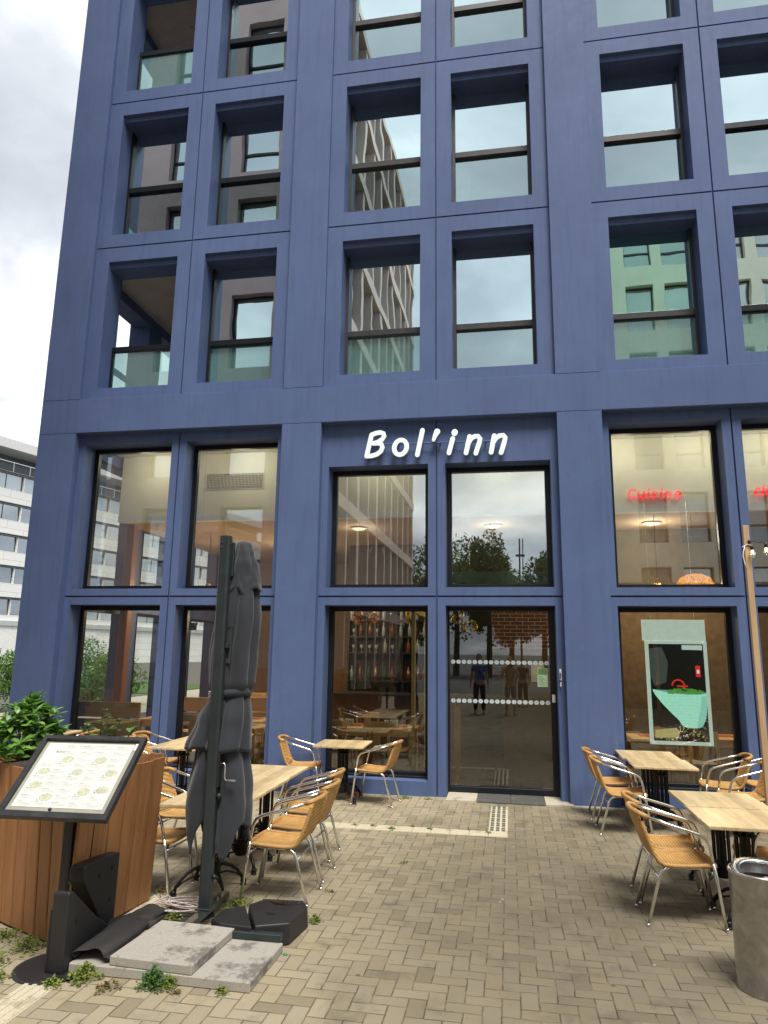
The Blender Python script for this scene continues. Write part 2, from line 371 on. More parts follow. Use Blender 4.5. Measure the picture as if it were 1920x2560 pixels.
M['slate'] = m_stone('dark_slate', (.07, .075, .07), (.115, .12, .11), (.20, .19, .16), .6)
M['tactile'] = m_stone('cream_tactile_tile', (.46, .41, .29), (.64, .58, .44), (.33, .29, .2))
M['rubber'] = m_stone('worn_rubber', (.028, .027, .027), (.05, .048, .047), (.075, .07, .06), .7)
M['leaf'] = m_leaf('glossy_leaves', (.06, .17, .025), (.26, .46, .10), .36)
M['leaf2'] = m_leaf('pale_leaves', (.06, .15, .03), (.17, .33, .07))
M['weed'] = m_leaf('weed_leaves', (.08, .15, .02), (.30, .34, .06), .6)
M['weedr'] = m_leaf('reddish_weed_leaves', (.10, .12, .03), (.26, .17, .08), .6)
M['tree'] = m_leaf('tree_leaves', (.02, .05, .008), (.08, .15, .03), .6)
M['stem'] = flat('green_stem', (.07, .09, .03), .6)
M['bark'] = flat('bark', (.09, .07, .05), .9, 0, .3, 12, bump=.5)
M['glow'] = emit('sign_white_light', (.90, 1.0, .90), .36)
M['red'] = emit('red_neon', (1.0, .02, .035), .55)
M['warm'] = emit('warm_filament', (1.0, .72, .30), 5.0)
M['warm2'] = emit('warm_lamp_disc', (1.0, .82, .5), .8)
M['gold'] = flat('gold_foil', (.85, .55, .05), .22, 1.0, .2, 20, bump=.5, bscale=25)
M['copper'] = flat('copper_foil', (.75, .28, .08), .25, 1.0, .2, 20, bump=.5, bscale=25)
M['paper'] = flat('paper', (.87, .88, .85), .6, 0, .02)
M['ink'] = flat('ink', (.12, .12, .12), .7)
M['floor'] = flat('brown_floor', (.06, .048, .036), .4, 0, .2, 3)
def m_canopy():
    t = NT("charcoal_canvas"); v = t.coord(); n = t.noise(v, 3, 4); f = t.noise(t.coord(scale=(1, 1, 1)), 260, 2)
    c = t.ramp(n, [(.3, (.021, .024, .031)), (.7, (.034, .038, .048))])
    t.pbr(c, .8, 0, t.bump(f, .2, .002), .3, Sheen_Weight=.25); return t.m
M['canopy'] = m_canopy()
def m_steel():
    t = NT("brushed_stainless"); v = t.coord(scale=(1, 1, .12)); n = t.noise(v, 9, 5, .6); s_ = t.noise(t.coord(), 5, 4, .6, 1.5)
    c = t.ramp(s_, [(.35, (.36, .345, .33)), (.65, (.55, .54, .52))])
    t.pbr(c, t.math('MULTIPLY_ADD', n, .22, .22), 1.0, t.bump(n, .05, .002)); return t.m
M['steel'] = m_steel()
def m_brick():
    t = NT("dark_red_brick"); 
    b = t.n('ShaderNodeTexBrick', {'Color1': (.10, .03, .022, 1), 'Color2': (.16, .05, .035, 1), 'Mortar': (.36, .3, .26, 1), 'Scale': 1.0, 'Mortar Size': .008, 'Brick Width': .24, 'Row Height': .075})
    sp = t.n('ShaderNodeSeparateXYZ'); t.set(sp.inputs[0], t.coord()); cb = t.n('ShaderNodeCombineXYZ'); t.set(cb.inputs[0], sp.outputs[0]); t.set(cb.inputs[1], sp.outputs[2])
    t.set(b.inputs['Vector'], cb.outputs[0]); t.pbr(b.outputs['Color'], .8); return t.m
M['brick'] = m_brick()

# ------------------------------------------------------------------ ground
g = MB(); 
for (x0, y0, x1, y1) in ((-400, -400, 400, 400),): g.quad((x0, y0, -.01), (x1, y0, -.01), (x1, y1, -.01), (x0, y1, -.01))
struct('ground', g, flat('asphalt', (.11, .105, .095), .9, 0, .15, 2))
g = MB(); g.quad((-16, -24, 0), (16, -24, 0), (16, 4, 0), (-16, 4, 0)); struct('paved_terrace', g, M['paver'])
g = MB(); g.box((-48, 19, -.005), (-14.2, 27, .03)); struct('lawn', g, m_leaf('lawn_green', (.09, .17, .03), (.11, .20, .04), .9))
g = MB(); g.box((-14, 6, -.005), (-10.2, 40, .02)); struct('pavement', g, M['pale'])

# tactile paving strips (raised tiles)
def tactile():
    mb = MB(); z = .004; T = .2165
    def bars(x0, y0, x1, y1, alongx):
        mb.box((x0 + .003, y0 + .003, -.01), (x1 - .003, y1 - .003, z))
        for k in range(4):
            a = (k + .5) / 4
            if alongx: yy = y0 + (y1 - y0) * a; mb.box((x0 + .008, yy - .014, z - .001), (x1 - .008, yy + .014, z + .005))
            else: xx = x0 + (x1 - x0) * a; mb.box((xx - .014, y0 + .008, z - .001), (xx + .014, y1 - .008, z + .005))
    x = .988
    while x > -1.66: bars(x - T, -1.938, x, -1.938 + T, True); x -= T
    y = -1.938
    while y > -9: bars(-1.905, y - T, -1.905 + T, y, False); y -= T
    return mb
struct('tactile_path', tactile(), M['tactile'], bevel=.002)
mb = MB(); md = MB()
for r in range(6):
    y1 = -.372 - r * .225; y0 = y1 - .222
    mb.box((.768, y0, -.01), (.986, y1, .005))
    for c in range(3):
        md.box((.768 + .018 + c * .066, y0 + .03, .004), (.768 + .058 + c * .066, y0 + .10, .009))
        md.box((.768 + .018 + c * .066, y0 + .135, .004), (.768 + .058 + c * .066, y0 + .205, .009))
tp = struct('tactile_pad', mb, M['tactile'], bevel=.002); md.build('tactile_studs', M['slate'], tp)

# threshold slabs before the door
th = MB()
for x0, x1 in ((.14, .562), (1.487, 1.86)): th.box((x0, -.175, -.01), (x1 - .004, .39, .022))
struct('threshold', th, M['pale'], bevel=.004)
th = MB()
for x0, x1 in ((.567, 1.019), (1.026, 1.482)): th.box((x0, -.19, -.01), (x1, .39, .024))
struct('threshold_slate', th, M['slate'], bevel=.004)
th = MB(); th.box((1.862, -.20, -.01), (2.5, -.10, .012)); struct('wall_kerb', th, M['pale'], bevel=.004)

# ------------------------------------------------------------------ facade as a stepped relief
YB = .46
CEN = [-4.2875, 0, 4.2875, 8.575]
HW = 1.82
def relief(name, xs, zs, depth, mp, mat, parent):
    xs = sorted(set(round(x, 4) for x in xs)); zs = sorted(set(round(z, 4) for z in zs))
    bm = bmesh.new(); cache = {}
    def V(x, d, z):
        k = (round(x, 4), round(d, 4), round(z, 4))
        if k not in cache: cache[k] = bm.verts.new(mp(x, d, z))
        return cache[k]
    def F(*v):
        try: bm.faces.new(v)
        except ValueError: pass
    D = [[depth((xs[i] + xs[i + 1]) / 2, (zs[j] + zs[j + 1]) / 2) for j in range(len(zs) - 1)] for i in range(len(xs) - 1)]
    nx, nz_ = len(xs) - 1, len(zs) - 1
    for i in range(nx):
        for j in range(nz_):
            d = D[i][j]; x0, x1, z0, z1 = xs[i], xs[i + 1], zs[j], zs[j + 1]
            if d is not None:
                F(V(x0, d, z0), V(x1, d, z0), V(x1, d, z1), V(x0, d, z1))
                F(V(x0, YB, z0), V(x0, YB, z1), V(x1, YB, z1), V(x1, YB, z0))
            dd = YB if d is None else d
            rr = YB if i + 1 < nx and D[i + 1][j] is None or i + 1 >= nx else D[i + 1][j]
            if abs(dd - rr) > 1e-6: F(V(x1, dd, z0), V(x1, rr, z0), V(x1, rr, z1), V(x1, dd, z1))
            uu = YB if j + 1 < nz_ and D[i][j + 1] is None or j + 1 >= nz_ else D[i][j + 1]
            if abs(dd - uu) > 1e-6: F(V(x0, dd, z1), V(x1, dd, z1), V(x1, uu, z1), V(x0, uu, z1))
            if i == 0 and d is not None: F(V(x0, dd, z0), V(x0, dd, z1), V(x0, YB, z1), V(x0, YB, z0))
    bmesh.ops.recalc_face_normals(bm, faces=bm.faces[:])
    bmesh.ops.dissolve_limit(bm, angle_limit=rad(1), verts=bm.verts[:], edges=bm.edges[:], use_dissolve_boundaries=False)
    me = bpy.data.meshes.new(name); bm.to_mesh(me); bm.free(); me.materials.append(mat)
    o = bpy.data.objects.new(name, me); COL.objects.link(o); o.parent = parent
    md = o.modifiers.new('b', 'BEVEL'); md.width = .006; md.segments = 2; md.limit_method = 'ANGLE'; md.angle_limit = rad(50); md.use_clamp_overlap = True
    return o
UPZ = [(6.372, 8.757), (9.29, 11.765), (12.29, 14.77), (15.29, 17.77)]
JZ = [9.04, 12.04, 15.04]
def make_depth(centers, doors=(), sign_bay=None, lo_open=True):
    def depth(x, z):
        c = min(centers, key=lambda c: abs(x - c)); dx_ = x - c
        if abs(dx_) > HW or 5.555 < z < 6.163 or z > 18.02:
            if abs(z - 5.559) < .004 or abs(z - 6.159) < .004: return -.075
            return -.08
        if z > 6.163:
            if abs(dx_) < .011 or any(abs(z - j) < .012 for j in JZ): return .035
            a = .258 < abs(dx_) < 1.567
            if a:
                for z0, z1 in UPZ:
                    if z0 < z < z1 - .10: return None
                    if z1 - .10 < z < z1: return .07
            return 0.0
        if abs(dx_) < .011 or abs(z - 2.816) < .013: return .11
        if .132 < abs(dx_) < 1.712:
            if c == sign_bay:
                if 2.95 < z < 4.86: return None
                if dx_ > 0 and z < 2.682: return None
            elif 2.94 < z < 5.39: return None
            if .2 < z < 2.682: return None
            if z < .2: return .05
        return .07
    return depth
zz = [-.02, .2, 2.682, 2.803, 2.829, 2.94, 2.95, 4.86, 5.39, 5.555, 5.563, 6.155, 6.163, 18.02, 18.5]
for a, b in UPZ: zz += [a, b - .10, b]
for j in JZ: zz += [j - .012, j + .012]
def xbreaks(cs):
    o = []
    for c in cs:
        for q_ in (HW, .011, .258, 1.567, .132, 1.712): o += [c - q_, c + q_]
    return o
bld = thing('apartment_building', 'dark blue concrete apartment block with a glazed restaurant on its ground floor', 'building', (0, 0, 0))
X0 = -6.80
relief('front_facade', xbreaks(CEN) + [X0, 11.1], zz, make_depth(CEN, sign_bay=0), lambda x, d, z: (x, d, z), M['paint'], bld)
SC = [2.60, 6.89, 11.17]
# side facade (facing -x), s measured backwards from the corner
relief('side_facade', xbreaks(SC) + [YB + .08, 13.7], zz, make_depth(SC), lambda s, d, z: (X0 + .08 + d, s - .08, z), M['paint'], bld)
mb = MB(); mb.box((X0 - .001, YB, 18.3), (11.1, 13.6, 18.45)); mb.build('roof', M['slab'], bld)

# ------------------------------------------------------------------ windows
FM = lambda x, d, z: (x, d, z)
SM = lambda s, d, z: (X0 + .08 + d, s - .08, z)
def window(x0, x1, z0, z1, mp=FM, ft=.045, tr=None, hi='glass_hi', lo='glass_lo', y0=.345, y1=.45, fm='frame', gl=.40, sill=False, name='window'):
    mb = MB()
    def bx(a, b):
        p, q_ = mp(*a), mp(*b); mb.box(p, q_)
    e = .002
    bx((x0 - e, y0, z0 - e), (x0 + ft, y1, z1 + e)); bx((x1 - ft, y0, z0 - e), (x1 + e, y1, z1 + e))
    bx((x0 + ft, y0 + .001, z0 - e), (x1 - ft, y1 - .001, z0 + ft)); bx((x0 + ft, y0 + .001, z1 - ft), (x1 - ft, y1 - .001, z1 + e))
    if tr: bx((x0 + ft, y0 - .012, tr[0]), (x1 - ft, y1 - .001, tr[1]))
    if sill: bx((x0 + .004, y0 - .10, z0 - .0), (x1 - .004, y0 - .001, z0 + .028))
    o = mb.build(name, M[fm], bld, bevel=.003)
    def pane(za, zb, m):
        p = MB(); p.quad(mp(x0 + ft - .004, gl, za - .004), mp(x1 - ft + .004, gl, za - .004), mp(x1 - ft + .004, gl, zb + .004), mp(x0 + ft - .004, gl, zb + .004))
        return p.build('pane', M[m], o)
    if tr: pane(z0 + ft, tr[0], lo); pane(tr[1], z1 - ft, hi)
    else: pane(z0 + ft, z1 - ft, hi)
    return o
TR = [(7.18, 7.28), (10.37, 10.475), (13.37, 13.475), (16.37, 16.475)]
for ci, c in enumerate(CEN):
    for k, (z0, z1) in enumerate(UPZ):
        for sd_ in (-1, 1):
            x0, x1 = (c - 1.567, c - .258) if sd_ < 0 else (c + .258, c + 1.567)
            if ci == 0 and sd_ < 0 and k in (0, 2):      # open loggia with a glass balustrade
                b = MB(); b.box((x0, .33, TR[k][0]), (x1, .40, TR[k][1])); b.box((x0 + .002, .335, z0 + .001), (x0 + .045, .395, TR[k][0])); b.box((x0 + .045, .34, z0 + .001), (x1 - .002, .39, z0 + .03))
                o = b.build('balustrade', M['frame'], bld, bevel=.004)
                p = MB(); p.quad((x0 + .045, .365, z0 + .03), (x1, .365, z0 + .03), (x1, .365, TR[k][0]), (x0 + .045, .365, TR[k][0])); p.build('pane', M['glass_frost'], o)
            else:
                window(x0, x1, z0, z1, tr=TR[k], fm='frame' if ci in (0,) or sd_ > 0 and ci == 2 else 'frame2', sill=False, lo='glass_frost' if k == 0 and (ci in (0, 2) or ci == 1 and sd_ < 0) else 'glass_lo', hi='glass_teal' if k == 0 and ci == 2 and sd_ < 0 else 'glass_hi')
    for sd_ in (-1, 1):
        x0, x1 = (c - 1.712, c - .132) if sd_ < 0 else (c + .132, c + 1.712)
        zt = (2.95, 4.86) if ci == 1 else (2.94, 5.39)
        window(x0, x1, zt[0], zt[1], ft=.075, hi='glass_gf' if ci != 1 else 'glass_g2', y0=.37, y1=.455, gl=.42, sill=True)
        if not (ci == 1 and sd_ > 0):
            window(x0, x1, .2, 2.682, ft=.072, hi='glass_gl', y0=.37, y1=.455, gl=.42, sill=True)
for ci, c in enumerate(SC):
    for k, (z0, z1) in enumerate(UPZ):
        for sd_ in (-1, 1):
            x0, x1 = (c - 1.567, c - .258) if sd_ < 0 else (c + .258, c + 1.567)
            if ci == 0 and k in (0, 2):
                b = MB(); b.box(SM(x0, .33, TR[k][0]), SM(x1, .40, TR[k][1])); o = b.build('balustrade', M['frame'], bld)
            else: window(x0, x1, z0, z1, mp=SM, tr=TR[k])
    for sd_ in (-1, 1):
        x0, x1 = (c - 1.712, c - .132) if sd_ < 0 else (c + .132, c + 1.712)
        window(x0, x1, 2.94, 5.39, mp=SM, ft=.06, hi='glass_thin', y0=.37, y1=.455, gl=.42)
        window(x0, x1, .2, 2.682, mp=SM, ft=.06, hi='glass_thin', y0=.37, y1=.455, gl=.42)

# ---- entrance door
dx0, dx1, dz0, dz1 = .132, 1.712, .02, 2.682
mb = MB()
mb.box((dx0 - .002, .36, dz0), (dx0 + .028, .455, dz1 + .002)); mb.box((dx1 - .085, .36, dz0), (dx1 + .002, .455, dz1 + .002))
mb.box((dx0 + .028, .361, dz0 + .001), (dx1 - .085, .454, dz0 + .085)); mb.box((dx0 + .028, .361, dz1 - .06), (dx1 - .085, .454, dz1 + .002))
door = mb.build('door', M['frame'], bld, bevel=.003); tag(door, 'black framed glass door with two rows of hexagon stickers')
p = MB(); p.quad((dx0 + .026, .41, dz0 + .08), (dx1 - .082, .41, dz0 + .08), (dx1 - .082, .41, dz1 - .055), (dx0 + .026, .41, dz1 - .055)); p.build('pane', M['glass_door'], door)
p = MB(); p.box((1.643, .335, 1.31), (1.69, .359, 1.42)); p.build('handle', M['white'], door, bevel=.004)
hx = flat('frosted_sticker', (.50, .58, .60), .7)
st = MB(); stk = MB()
for z in (1.865, 1.300):
    n = 18; 
    for k in range(n):
        cx = .172 + (k + .5) * (1.452 / n); w_, h_ = .036, .028
        pts = [(-w_, 0), (-.020, h_), (.020, h_), (w_, 0), (.020, -h_), (-.020, -h_)]
        st.add([(cx + a, .407, z + b) for a, b in reversed(pts)], [(0, 1, 2, 3, 4, 5)])
        stk.add([(cx + a, .4055, z + b) for a, b in ((-.005, 0), (0, -.013), (.005, 0), (0, .013))], [(0, 1, 2, 3)])
st.build('sticker_rows', hx, door); stk.build('sticker_marks', M['ink'], door)
mb = MB(); mb.box((1.445, .402, 1.525), (1.592, .404, 1.792)); gp = mb.build('notice', flat('pale_green_paper', (.42, .60, .38), .6), door)
mb = MB(); mb.box((1.452, .3995, 1.70), (1.585, .4015, 1.786)); mb.build('notice_heading', flat('dark_green_print', (.12, .25, .10), .6), gp)
mb = MB()
for k in range(7): mb.box((1.46, .3995, 1.55 + k * .02), (1.46 + random.uniform(.06, .11), .4015, 1.554 + k * .02))
mb.build('notice_lines', M['ink'], gp)
mb = MB(); mb.box((1.738, .03, 1.635), (1.765, .068, 1.79)); mb.box((1.742, .028, 1.55), (1.760, .068, 1.61))
bell = mb.build('doorbell', M['white'], bld, bevel=.004)
mb = MB(); mb.box((1.742, .02, 1.66), (1.756, .0295, 1.74)); mb.build('doorbell_button', M['darkgrey'], bell)

# ------------------------------------------------------------------ inside of the building
for k, (a, b) in enumerate(((5.60, 6.20), (8.85, 9.20), (11.86, 12.20), (14.87, 15.20))):
    mb = MB(); mb.box((X0 + .545, .461, a), (11.0, 13.2, b)); mb.build('floor_slab', M['taupe'] if k else M['ceil'], bld)
for k in range(4):
    z0 = [6.2, 9.2, 12.2, 15.2][k]; z1 = [8.85, 11.86, 14.87, 18.3][k]
    mb = MB(); mb.box((X0 + .546, 4.6, z0 + .001), (11.0, 4.75, z1 - .001))
    for x in (-2.2, 2.1, 6.4): mb.box((x, .462, z0 + .001), (x + .12, 4.599, z1 - .001))
    if k in (0, 2): mb.box((-4.36, .462, z0 + .001), (-4.24, 4.599, z1 - .001))
    mb.build('inner_wall', M['taupe'] if k in (0, 2) else flat('room_wall', (.38, .36, .31), .8), bld)
    if k in (0, 2): pass
# curtains and blinds behind the coated glass
cur = flat('white_curtain', (.62, .66, .62), .8)
def curtain(x0, x1, z0, z1, y=.62):
    mb = MB(); n = 40; vs = []
    for i in range(n + 1):
        x = x0 + (x1 - x0) * i / n; yy = y + .03 * sin(i * 1.9) + .012 * sin(i * .7); vs += [(x, yy, z0), (x, yy, z1)]
    mb.add(vs, [(2 * i, 2 * i + 2, 2 * i + 3, 2 * i + 1) for i in range(n)]); return mb.build('curtain', cur, bld, smooth=True)
curtain(-1.50, -.55, 6.40, 8.6); curtain(-4.0, -2.75, 9.3, 10.1, .8); curtain(-.5, -.28, 9.3, 11.5); curtain(.3, .55, 9.3, 11.6); curtain(2.75, 4.02, 6.4, 8.7, 1.4); curtain(4.7, 5.85, 6.4, 8.7, 1.2)
mb = MB(); mb.box((4.56, .47, 11.18), (5.84, .50, 11.66)); mb.build('roller_blind', flat('green_grey_blind', (.10, .14, .12), .7), bld)

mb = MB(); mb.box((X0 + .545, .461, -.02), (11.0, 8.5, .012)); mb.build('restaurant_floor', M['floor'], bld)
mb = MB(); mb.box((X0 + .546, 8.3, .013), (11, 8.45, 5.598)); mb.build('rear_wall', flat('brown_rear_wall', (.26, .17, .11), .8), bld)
bk = MB(); bk.box((-6.2, 1.6, 4.33), (11, 1.72, 5.598)); bk = bk.build('bulkhead', M['cream'], bld)
mb = MB(); mb.box((-6.2, 1.721, 4.33), (11, 8.29, 4.40)); mb.build('soffit', M['tan'], bk)
mb = MB(); mb.box((-6.2, 1.588, 4.325), (11, 1.599, 4.458)); mb.build('white_trim', M['white'], bk)
mb = MB(); mb.box((-4.49, 1.585, 4.90), (-3.33, 1.598, 5.24)); gr = mb.build('vent_surround', M['cream'], bk, bevel=.003)
mb = MB()
for k in range(41): x = -4.455 + k * .0273; mb.box((x, 1.566, 4.93), (x + .006, 1.578, 5.21))
for k in range(9): z = 4.935 + k * .033; mb.box((-4.46, 1.568, z), (-3.36, 1.5765, z + .005))
mb.build('vent_bars', M['cream'], gr)
mb = MB(); mb.box((-4.46, 1.579, 4.93), (-3.36, 1.584, 5.21)); mb.build('vent_void', M['black'], gr)
# timber pillar by the window
mb = MB(); mb.box((-6.16, 1.85, .012), (-6.0, 2.02, 4.324)); mb.build('timber_pillar', M['pillar'], bld, bevel=.01)
mb = MB(); mb.box((-.46, .70, .012), (-.405, .80, 3.0)); mb.box((-.46, .801, 2.6), (-.405, 2.4, 2.68)); mb.box((-.46, 2.401, .012), (-.405, 2.5, 3.0)); mb.build('lobby_frame', flat('yellow_timber', (.50, .40, .14), .5), bld, bevel=.004)
mb = MB(); mb.box((.70, 4.2, 1.4), (2.0, 4.35, 2.90)); mb.build('brick_wall', M['brick'], bld)
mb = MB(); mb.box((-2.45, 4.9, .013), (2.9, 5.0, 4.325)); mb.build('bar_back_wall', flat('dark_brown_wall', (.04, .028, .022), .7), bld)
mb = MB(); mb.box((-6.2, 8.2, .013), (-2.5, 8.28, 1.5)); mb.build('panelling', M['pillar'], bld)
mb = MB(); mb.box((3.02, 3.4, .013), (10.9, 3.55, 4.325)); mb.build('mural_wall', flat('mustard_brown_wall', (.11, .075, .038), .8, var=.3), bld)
mb = MB(); mb.box((.35, .47, .0125), (1.6, 1.55, .022)); struct('door_mat', mb, M['rubber'])
mb = MB(); mb.box((.18, .50, .013), (.215, 1.9, 1.1)); mb.box((.19, .51, 1.1), (.205, 1.89, 1.14)); mb.build('lobby_screen', M['pillar'], bld, bevel=.003)
mb = MB(); mb.box((.10, .60, 3.06), (1.80, 1.50, 3.24)); mb.build('lobby_top', flat('pale_green_panel', (.62, .70, .58), .6), bld)
mb = MB(); mb.box((.70, 4.19, .013), (2.0, 4.3, 1.399)); mb.build('dark_panel', flat('dark_lining', (.05, .035, .028), .7), bld)

# ---- furniture indoors
def oak_bench(first=[None]):
    if first[0]: return copy_tree(first[0])
    t = thing('wooden_bench', '', 'bench')
    mb = MB(); mb.box((-.62, -.05, .42), (.62, .36, .46)); mb.build('seat', M['oak'], t, bevel=.005)
    mb = MB(); mb.box((-.63, -.09, .84), (.63, -.055, 1.09)); mb.box((-.63, -.09, .56), (.63, -.055, .81)); mb.build('backrest', M['oak'], t, bevel=.006)
    for x in (-.58, .53):
        mb = MB(); mb.box((x, -.054, .0), (x + .05, -.01, 1.06)); mb.build('leg', M['oakv'], t, bevel=.004)
        mb = MB(); mb.box((x, .30, .0), (x + .05, .35, .419)); mb.build('leg', M['oakv'], t, bevel=.004)
    first[0] = t; return t
BG = 'oak benches inside the restaurant'
for k, (x, y, r, lb) in enumerate(((-5.70, .98, 0, 'varnished oak bench just behind the leftmost lower window'), (-4.75, 2.5, 0, 'varnished oak bench behind the first one, deeper in the room'), (-3.35, 2.9, 0, 'varnished oak bench in the room behind the folded parasol'), (-4.6, 4.1, pi, 'varnished oak bench farthest back in the left room'))):
    b = oak_bench(); b.location = (x, y, .012); b.rotation_euler[2] = r; b['label'] = lb; b['group'] = BG
def oak_table(first=[None]):
    if first[0]: return copy_tree(first[0])
    t = thing('oak_table', '', 'table')
    mb = MB(); mb.cbox((0, 0, .745), (.74, .74, .03)); mb.build('table_top', M['oak'], t, bevel=.004)
    mb = MB(); mb.cbox((0, -.32, .68), (.58, .02, .09)); mb.cbox((0, .32, .68), (.58, .02, .09)); mb.cbox((-.32, 0, .68), (.02, .58, .09)); mb.cbox((.32, 0, .68), (.02, .58, .09)); mb.build('apron', M['oak'], t)
    for sx in (-1, 1):
        for sy in (-1, 1): mb = MB(); mb.cbox((sx * .33, sy * .33, .365), (.055, .055, .73)); mb.build('leg', M['oakv'], t, bevel=.004)
    mb = MB(); mb.cbox((0, .1, .7635), (.40, .30, .004)); mb.build('placemat', flat('red_placemat', (.35, .05, .03), .7), t)
    first[0] = t; return t
for k, (x, y, lb) in enumerate(((-1.62, 1.62, 'oak table inside behind the bar window, left of two'), (-.88, 1.62, 'oak table inside behind the bar window, right of two'), (-5.1, 1.9, 'oak table between the benches at the left end of the room'), (-3.6, 2.1, 'oak table inside behind the folded parasol'), (3.2, 1.4, 'oak table inside beneath the poster, left side'), (4.25, 1.7, 'oak table inside to the right of the poster'), (-3.3, 1.0, 'oak table indoors close to the glass behind the parasol'))):
    b = oak_table(); b.location = (x, y, .012); b['label'] = lb; b['group'] = 'oak tables inside the restaurant'
def oak_chair(first=[None]):
    if first[0]: return copy_tree(first[0])
    t = thing('oak_chair', '', 'chair')
    mb = MB(); mb.cbox((0, .0, .45), (.42, .42, .035)); mb.build('seat', flat('grey_seat_pad', (.28, .26, .23), .8), t, bevel=.006)
    mb = MB(); mb.cbox((0, -.19, .86), (.42, .025, .10)); mb.cbox((0, -.19, .66), (.12, .02, .30)); mb.build('backrest', M['oak'], t, bevel=.004)
    for sx in (-1, 1):
        mb = MB(); mb.cbox((sx * .195, -.205, .42), (.035, .035, .84)); mb.build('leg', M['oakv'], t)
        mb = MB(); mb.cbox((sx * .19, .18, .215), (.035, .035, .43)); mb.build('leg', M['oakv'], t)
    first[0] = t; return t
for k, (x, y, r, lb) in enumerate(((-1.72, 1.08, 0, 'oak chair with its back to the bar window, left one'), (-1.02, 1.02, 0, 'oak chair with its back to the bar window, right one'), (-1.5, 2.3, pi, 'oak chair on the bar side of the inner tables'), (3.75, 1.0, .1, 'oak chair with a grey pad behind the poster'), (4.5, 1.1, -.2, 'oak chair with a grey pad right of the poster'), (-4.2, 1.2, .3, 'oak chair by the glass left of the parasol'), (-2.9, 1.9, -pi / 2, 'oak chair indoors beside the blue pillar'))):
    b = oak_chair(); b.location = (x, y, .012); b.rotation_euler[2] = r; b['label'] = lb; b['group'] = 'oak chairs inside the restaurant'
# bar
t = thing('bar_counter', 'dark bar counter with brown front inside the restaurant', 'bar counter', (-1.2, 3.5, .012))
mb = MB(); mb.box((-1.2, -.3, 1.14), (1.25, .35, 1.19)); mb.build('counter_top', M['black'], t, bevel=.004)
mb = MB(); mb.box((-1.15, -.18, 0), (1.2, .3, 1.139)); mb.build('counter_front', flat('brown_panel', (.14, .085, .05), .6), t)
t = thing('bottle_shelf', 'dark back-bar shelving filled with bottles and glasses', 'shelf', (-1.2, 4.72, .012))
for z in (1.35, 1.93, 2.27, 2.62):
    mb = MB(); mb.box((-1.15, -.14, z), (1.2, .15, z + .03)); mb.build('shelf_board', M['black'], t)
for x in (-1.17, 0, 1.2): mb = MB(); mb.box((x, -.13, 0), (x + .025, .15, 2.95)); mb.build('upright', M['black'], t)
gls = [flat('amber_glass', (.25, .09, .02), .12), flat('green_glass', (.03, .10, .03), .12), flat('clear_glassware', (.45, .50, .48), .1), flat('copper_tin', (.5, .25, .12), .3, .8)]
bp = MB(); bp.lathe([(.0, 0), (.035, 0), (.036, .15), (.03, .19), (.013, .22), (.013, .29), (.0, .29)], seg=10, caps=False)
gp_ = MB(); gp_.lathe([(.0, 0), (.028, 0), (.004, .01), (.004, .07), (.03, .10), (.036, .15), (.03, .155), (.0, .11)], seg=10, caps=False)
bottles = [bp.build('bottle', g_, smooth=True) for g_ in gls]; glasses = [gp_.build('wine_glass', gls[2], smooth=True)]
uses = [0] * 4; gu = 0; rnd = random.Random(3)
ORD = 'first second third fourth fifth sixth seventh eighth ninth tenth eleventh twelfth thirteenth'.split(); SH = {1.38: 'lowest', 1.96: 'second lowest', 2.30: 'second highest', 2.65: 'highest'}
for z in (1.38, 1.96, 2.30, 2.65):
    cnt = 0
    for k in range(13):
        x = -2.28 + k * .175 + rnd.uniform(-.03, .03)
        if rnd.random() < .62 or z == 1.38:
            i = rnd.randrange(4); o = bottles[i] if uses[i] == 0 else bottles[i].copy()
            if uses[i]: COL.objects.link(o)
            uses[i] += 1; cnt += 1; tag(o, f"{('amber', 'green', 'clear', 'copper coloured')[i]} bottle, {ORD[cnt - 1]} vessel from the left on the {SH[z]} back-bar shelf", 'bottle', 'bottles on the back-bar shelving')
        else:
            o = glasses[0] if gu == 0 else glasses[0].copy()
            if gu: COL.objects.link(o)
            gu += 1; cnt += 1; tag(o, f'stemmed glass, {ORD[cnt - 1]} vessel from the left on the {SH[z]} back-bar shelf', 'glass', 'glasses on the back-bar shelving')
        o.location = (x, 4.62 + rnd.uniform(-.03, .06), z + .013)
tb = MB(); tb.lathe([(0, 0), (.03, 0), (.036, .11), (.032, .11), (.028, .008), (0, .008)], seg=12, caps=False); tumb = tb.build('tumbler', gls[2], smooth=True)
for k in range(6):
    o = tumb if k == 0 else tumb.copy()
    if k: COL.objects.link(o)
    o.location = ((-1.75, -1.66, -.98, -.90, -.82, -1.57)[k], (1.5, 1.56, 1.5, 1.56, 1.5, 1.5)[k], .777)
    tag(o, ('clear tumbler on the left inner table, leftmost of three', 'clear tumbler on the left inner table, in the middle of three', 'clear tumbler on the right inner table, leftmost of three', 'clear tumbler on the right inner table, in the middle of three', 'clear tumbler on the right inner table, rightmost of three', 'clear tumbler on the left inner table, rightmost of three')[k], 'glass', 'tumblers on the inner tables')
t = thing('sideboard', 'wooden cabinet with papers against the brick wall behind the door', 'cabinet', (1.35, 3.9, .012))
mb = MB(); mb.box((-.45, -.2, 1.15), (.5, .25, 2.05)); mb.box((-.45, -.2, 0), (.5, .25, 1.149)); mb.build('carcass', flat('dark_timber', (.12, .075, .035), .5), t, bevel=.004)
mb = MB(); mb.box((.1, -.206, 1.45), (.35, -.2005, 1.8)); mb.build('notice', M['paper'], t)
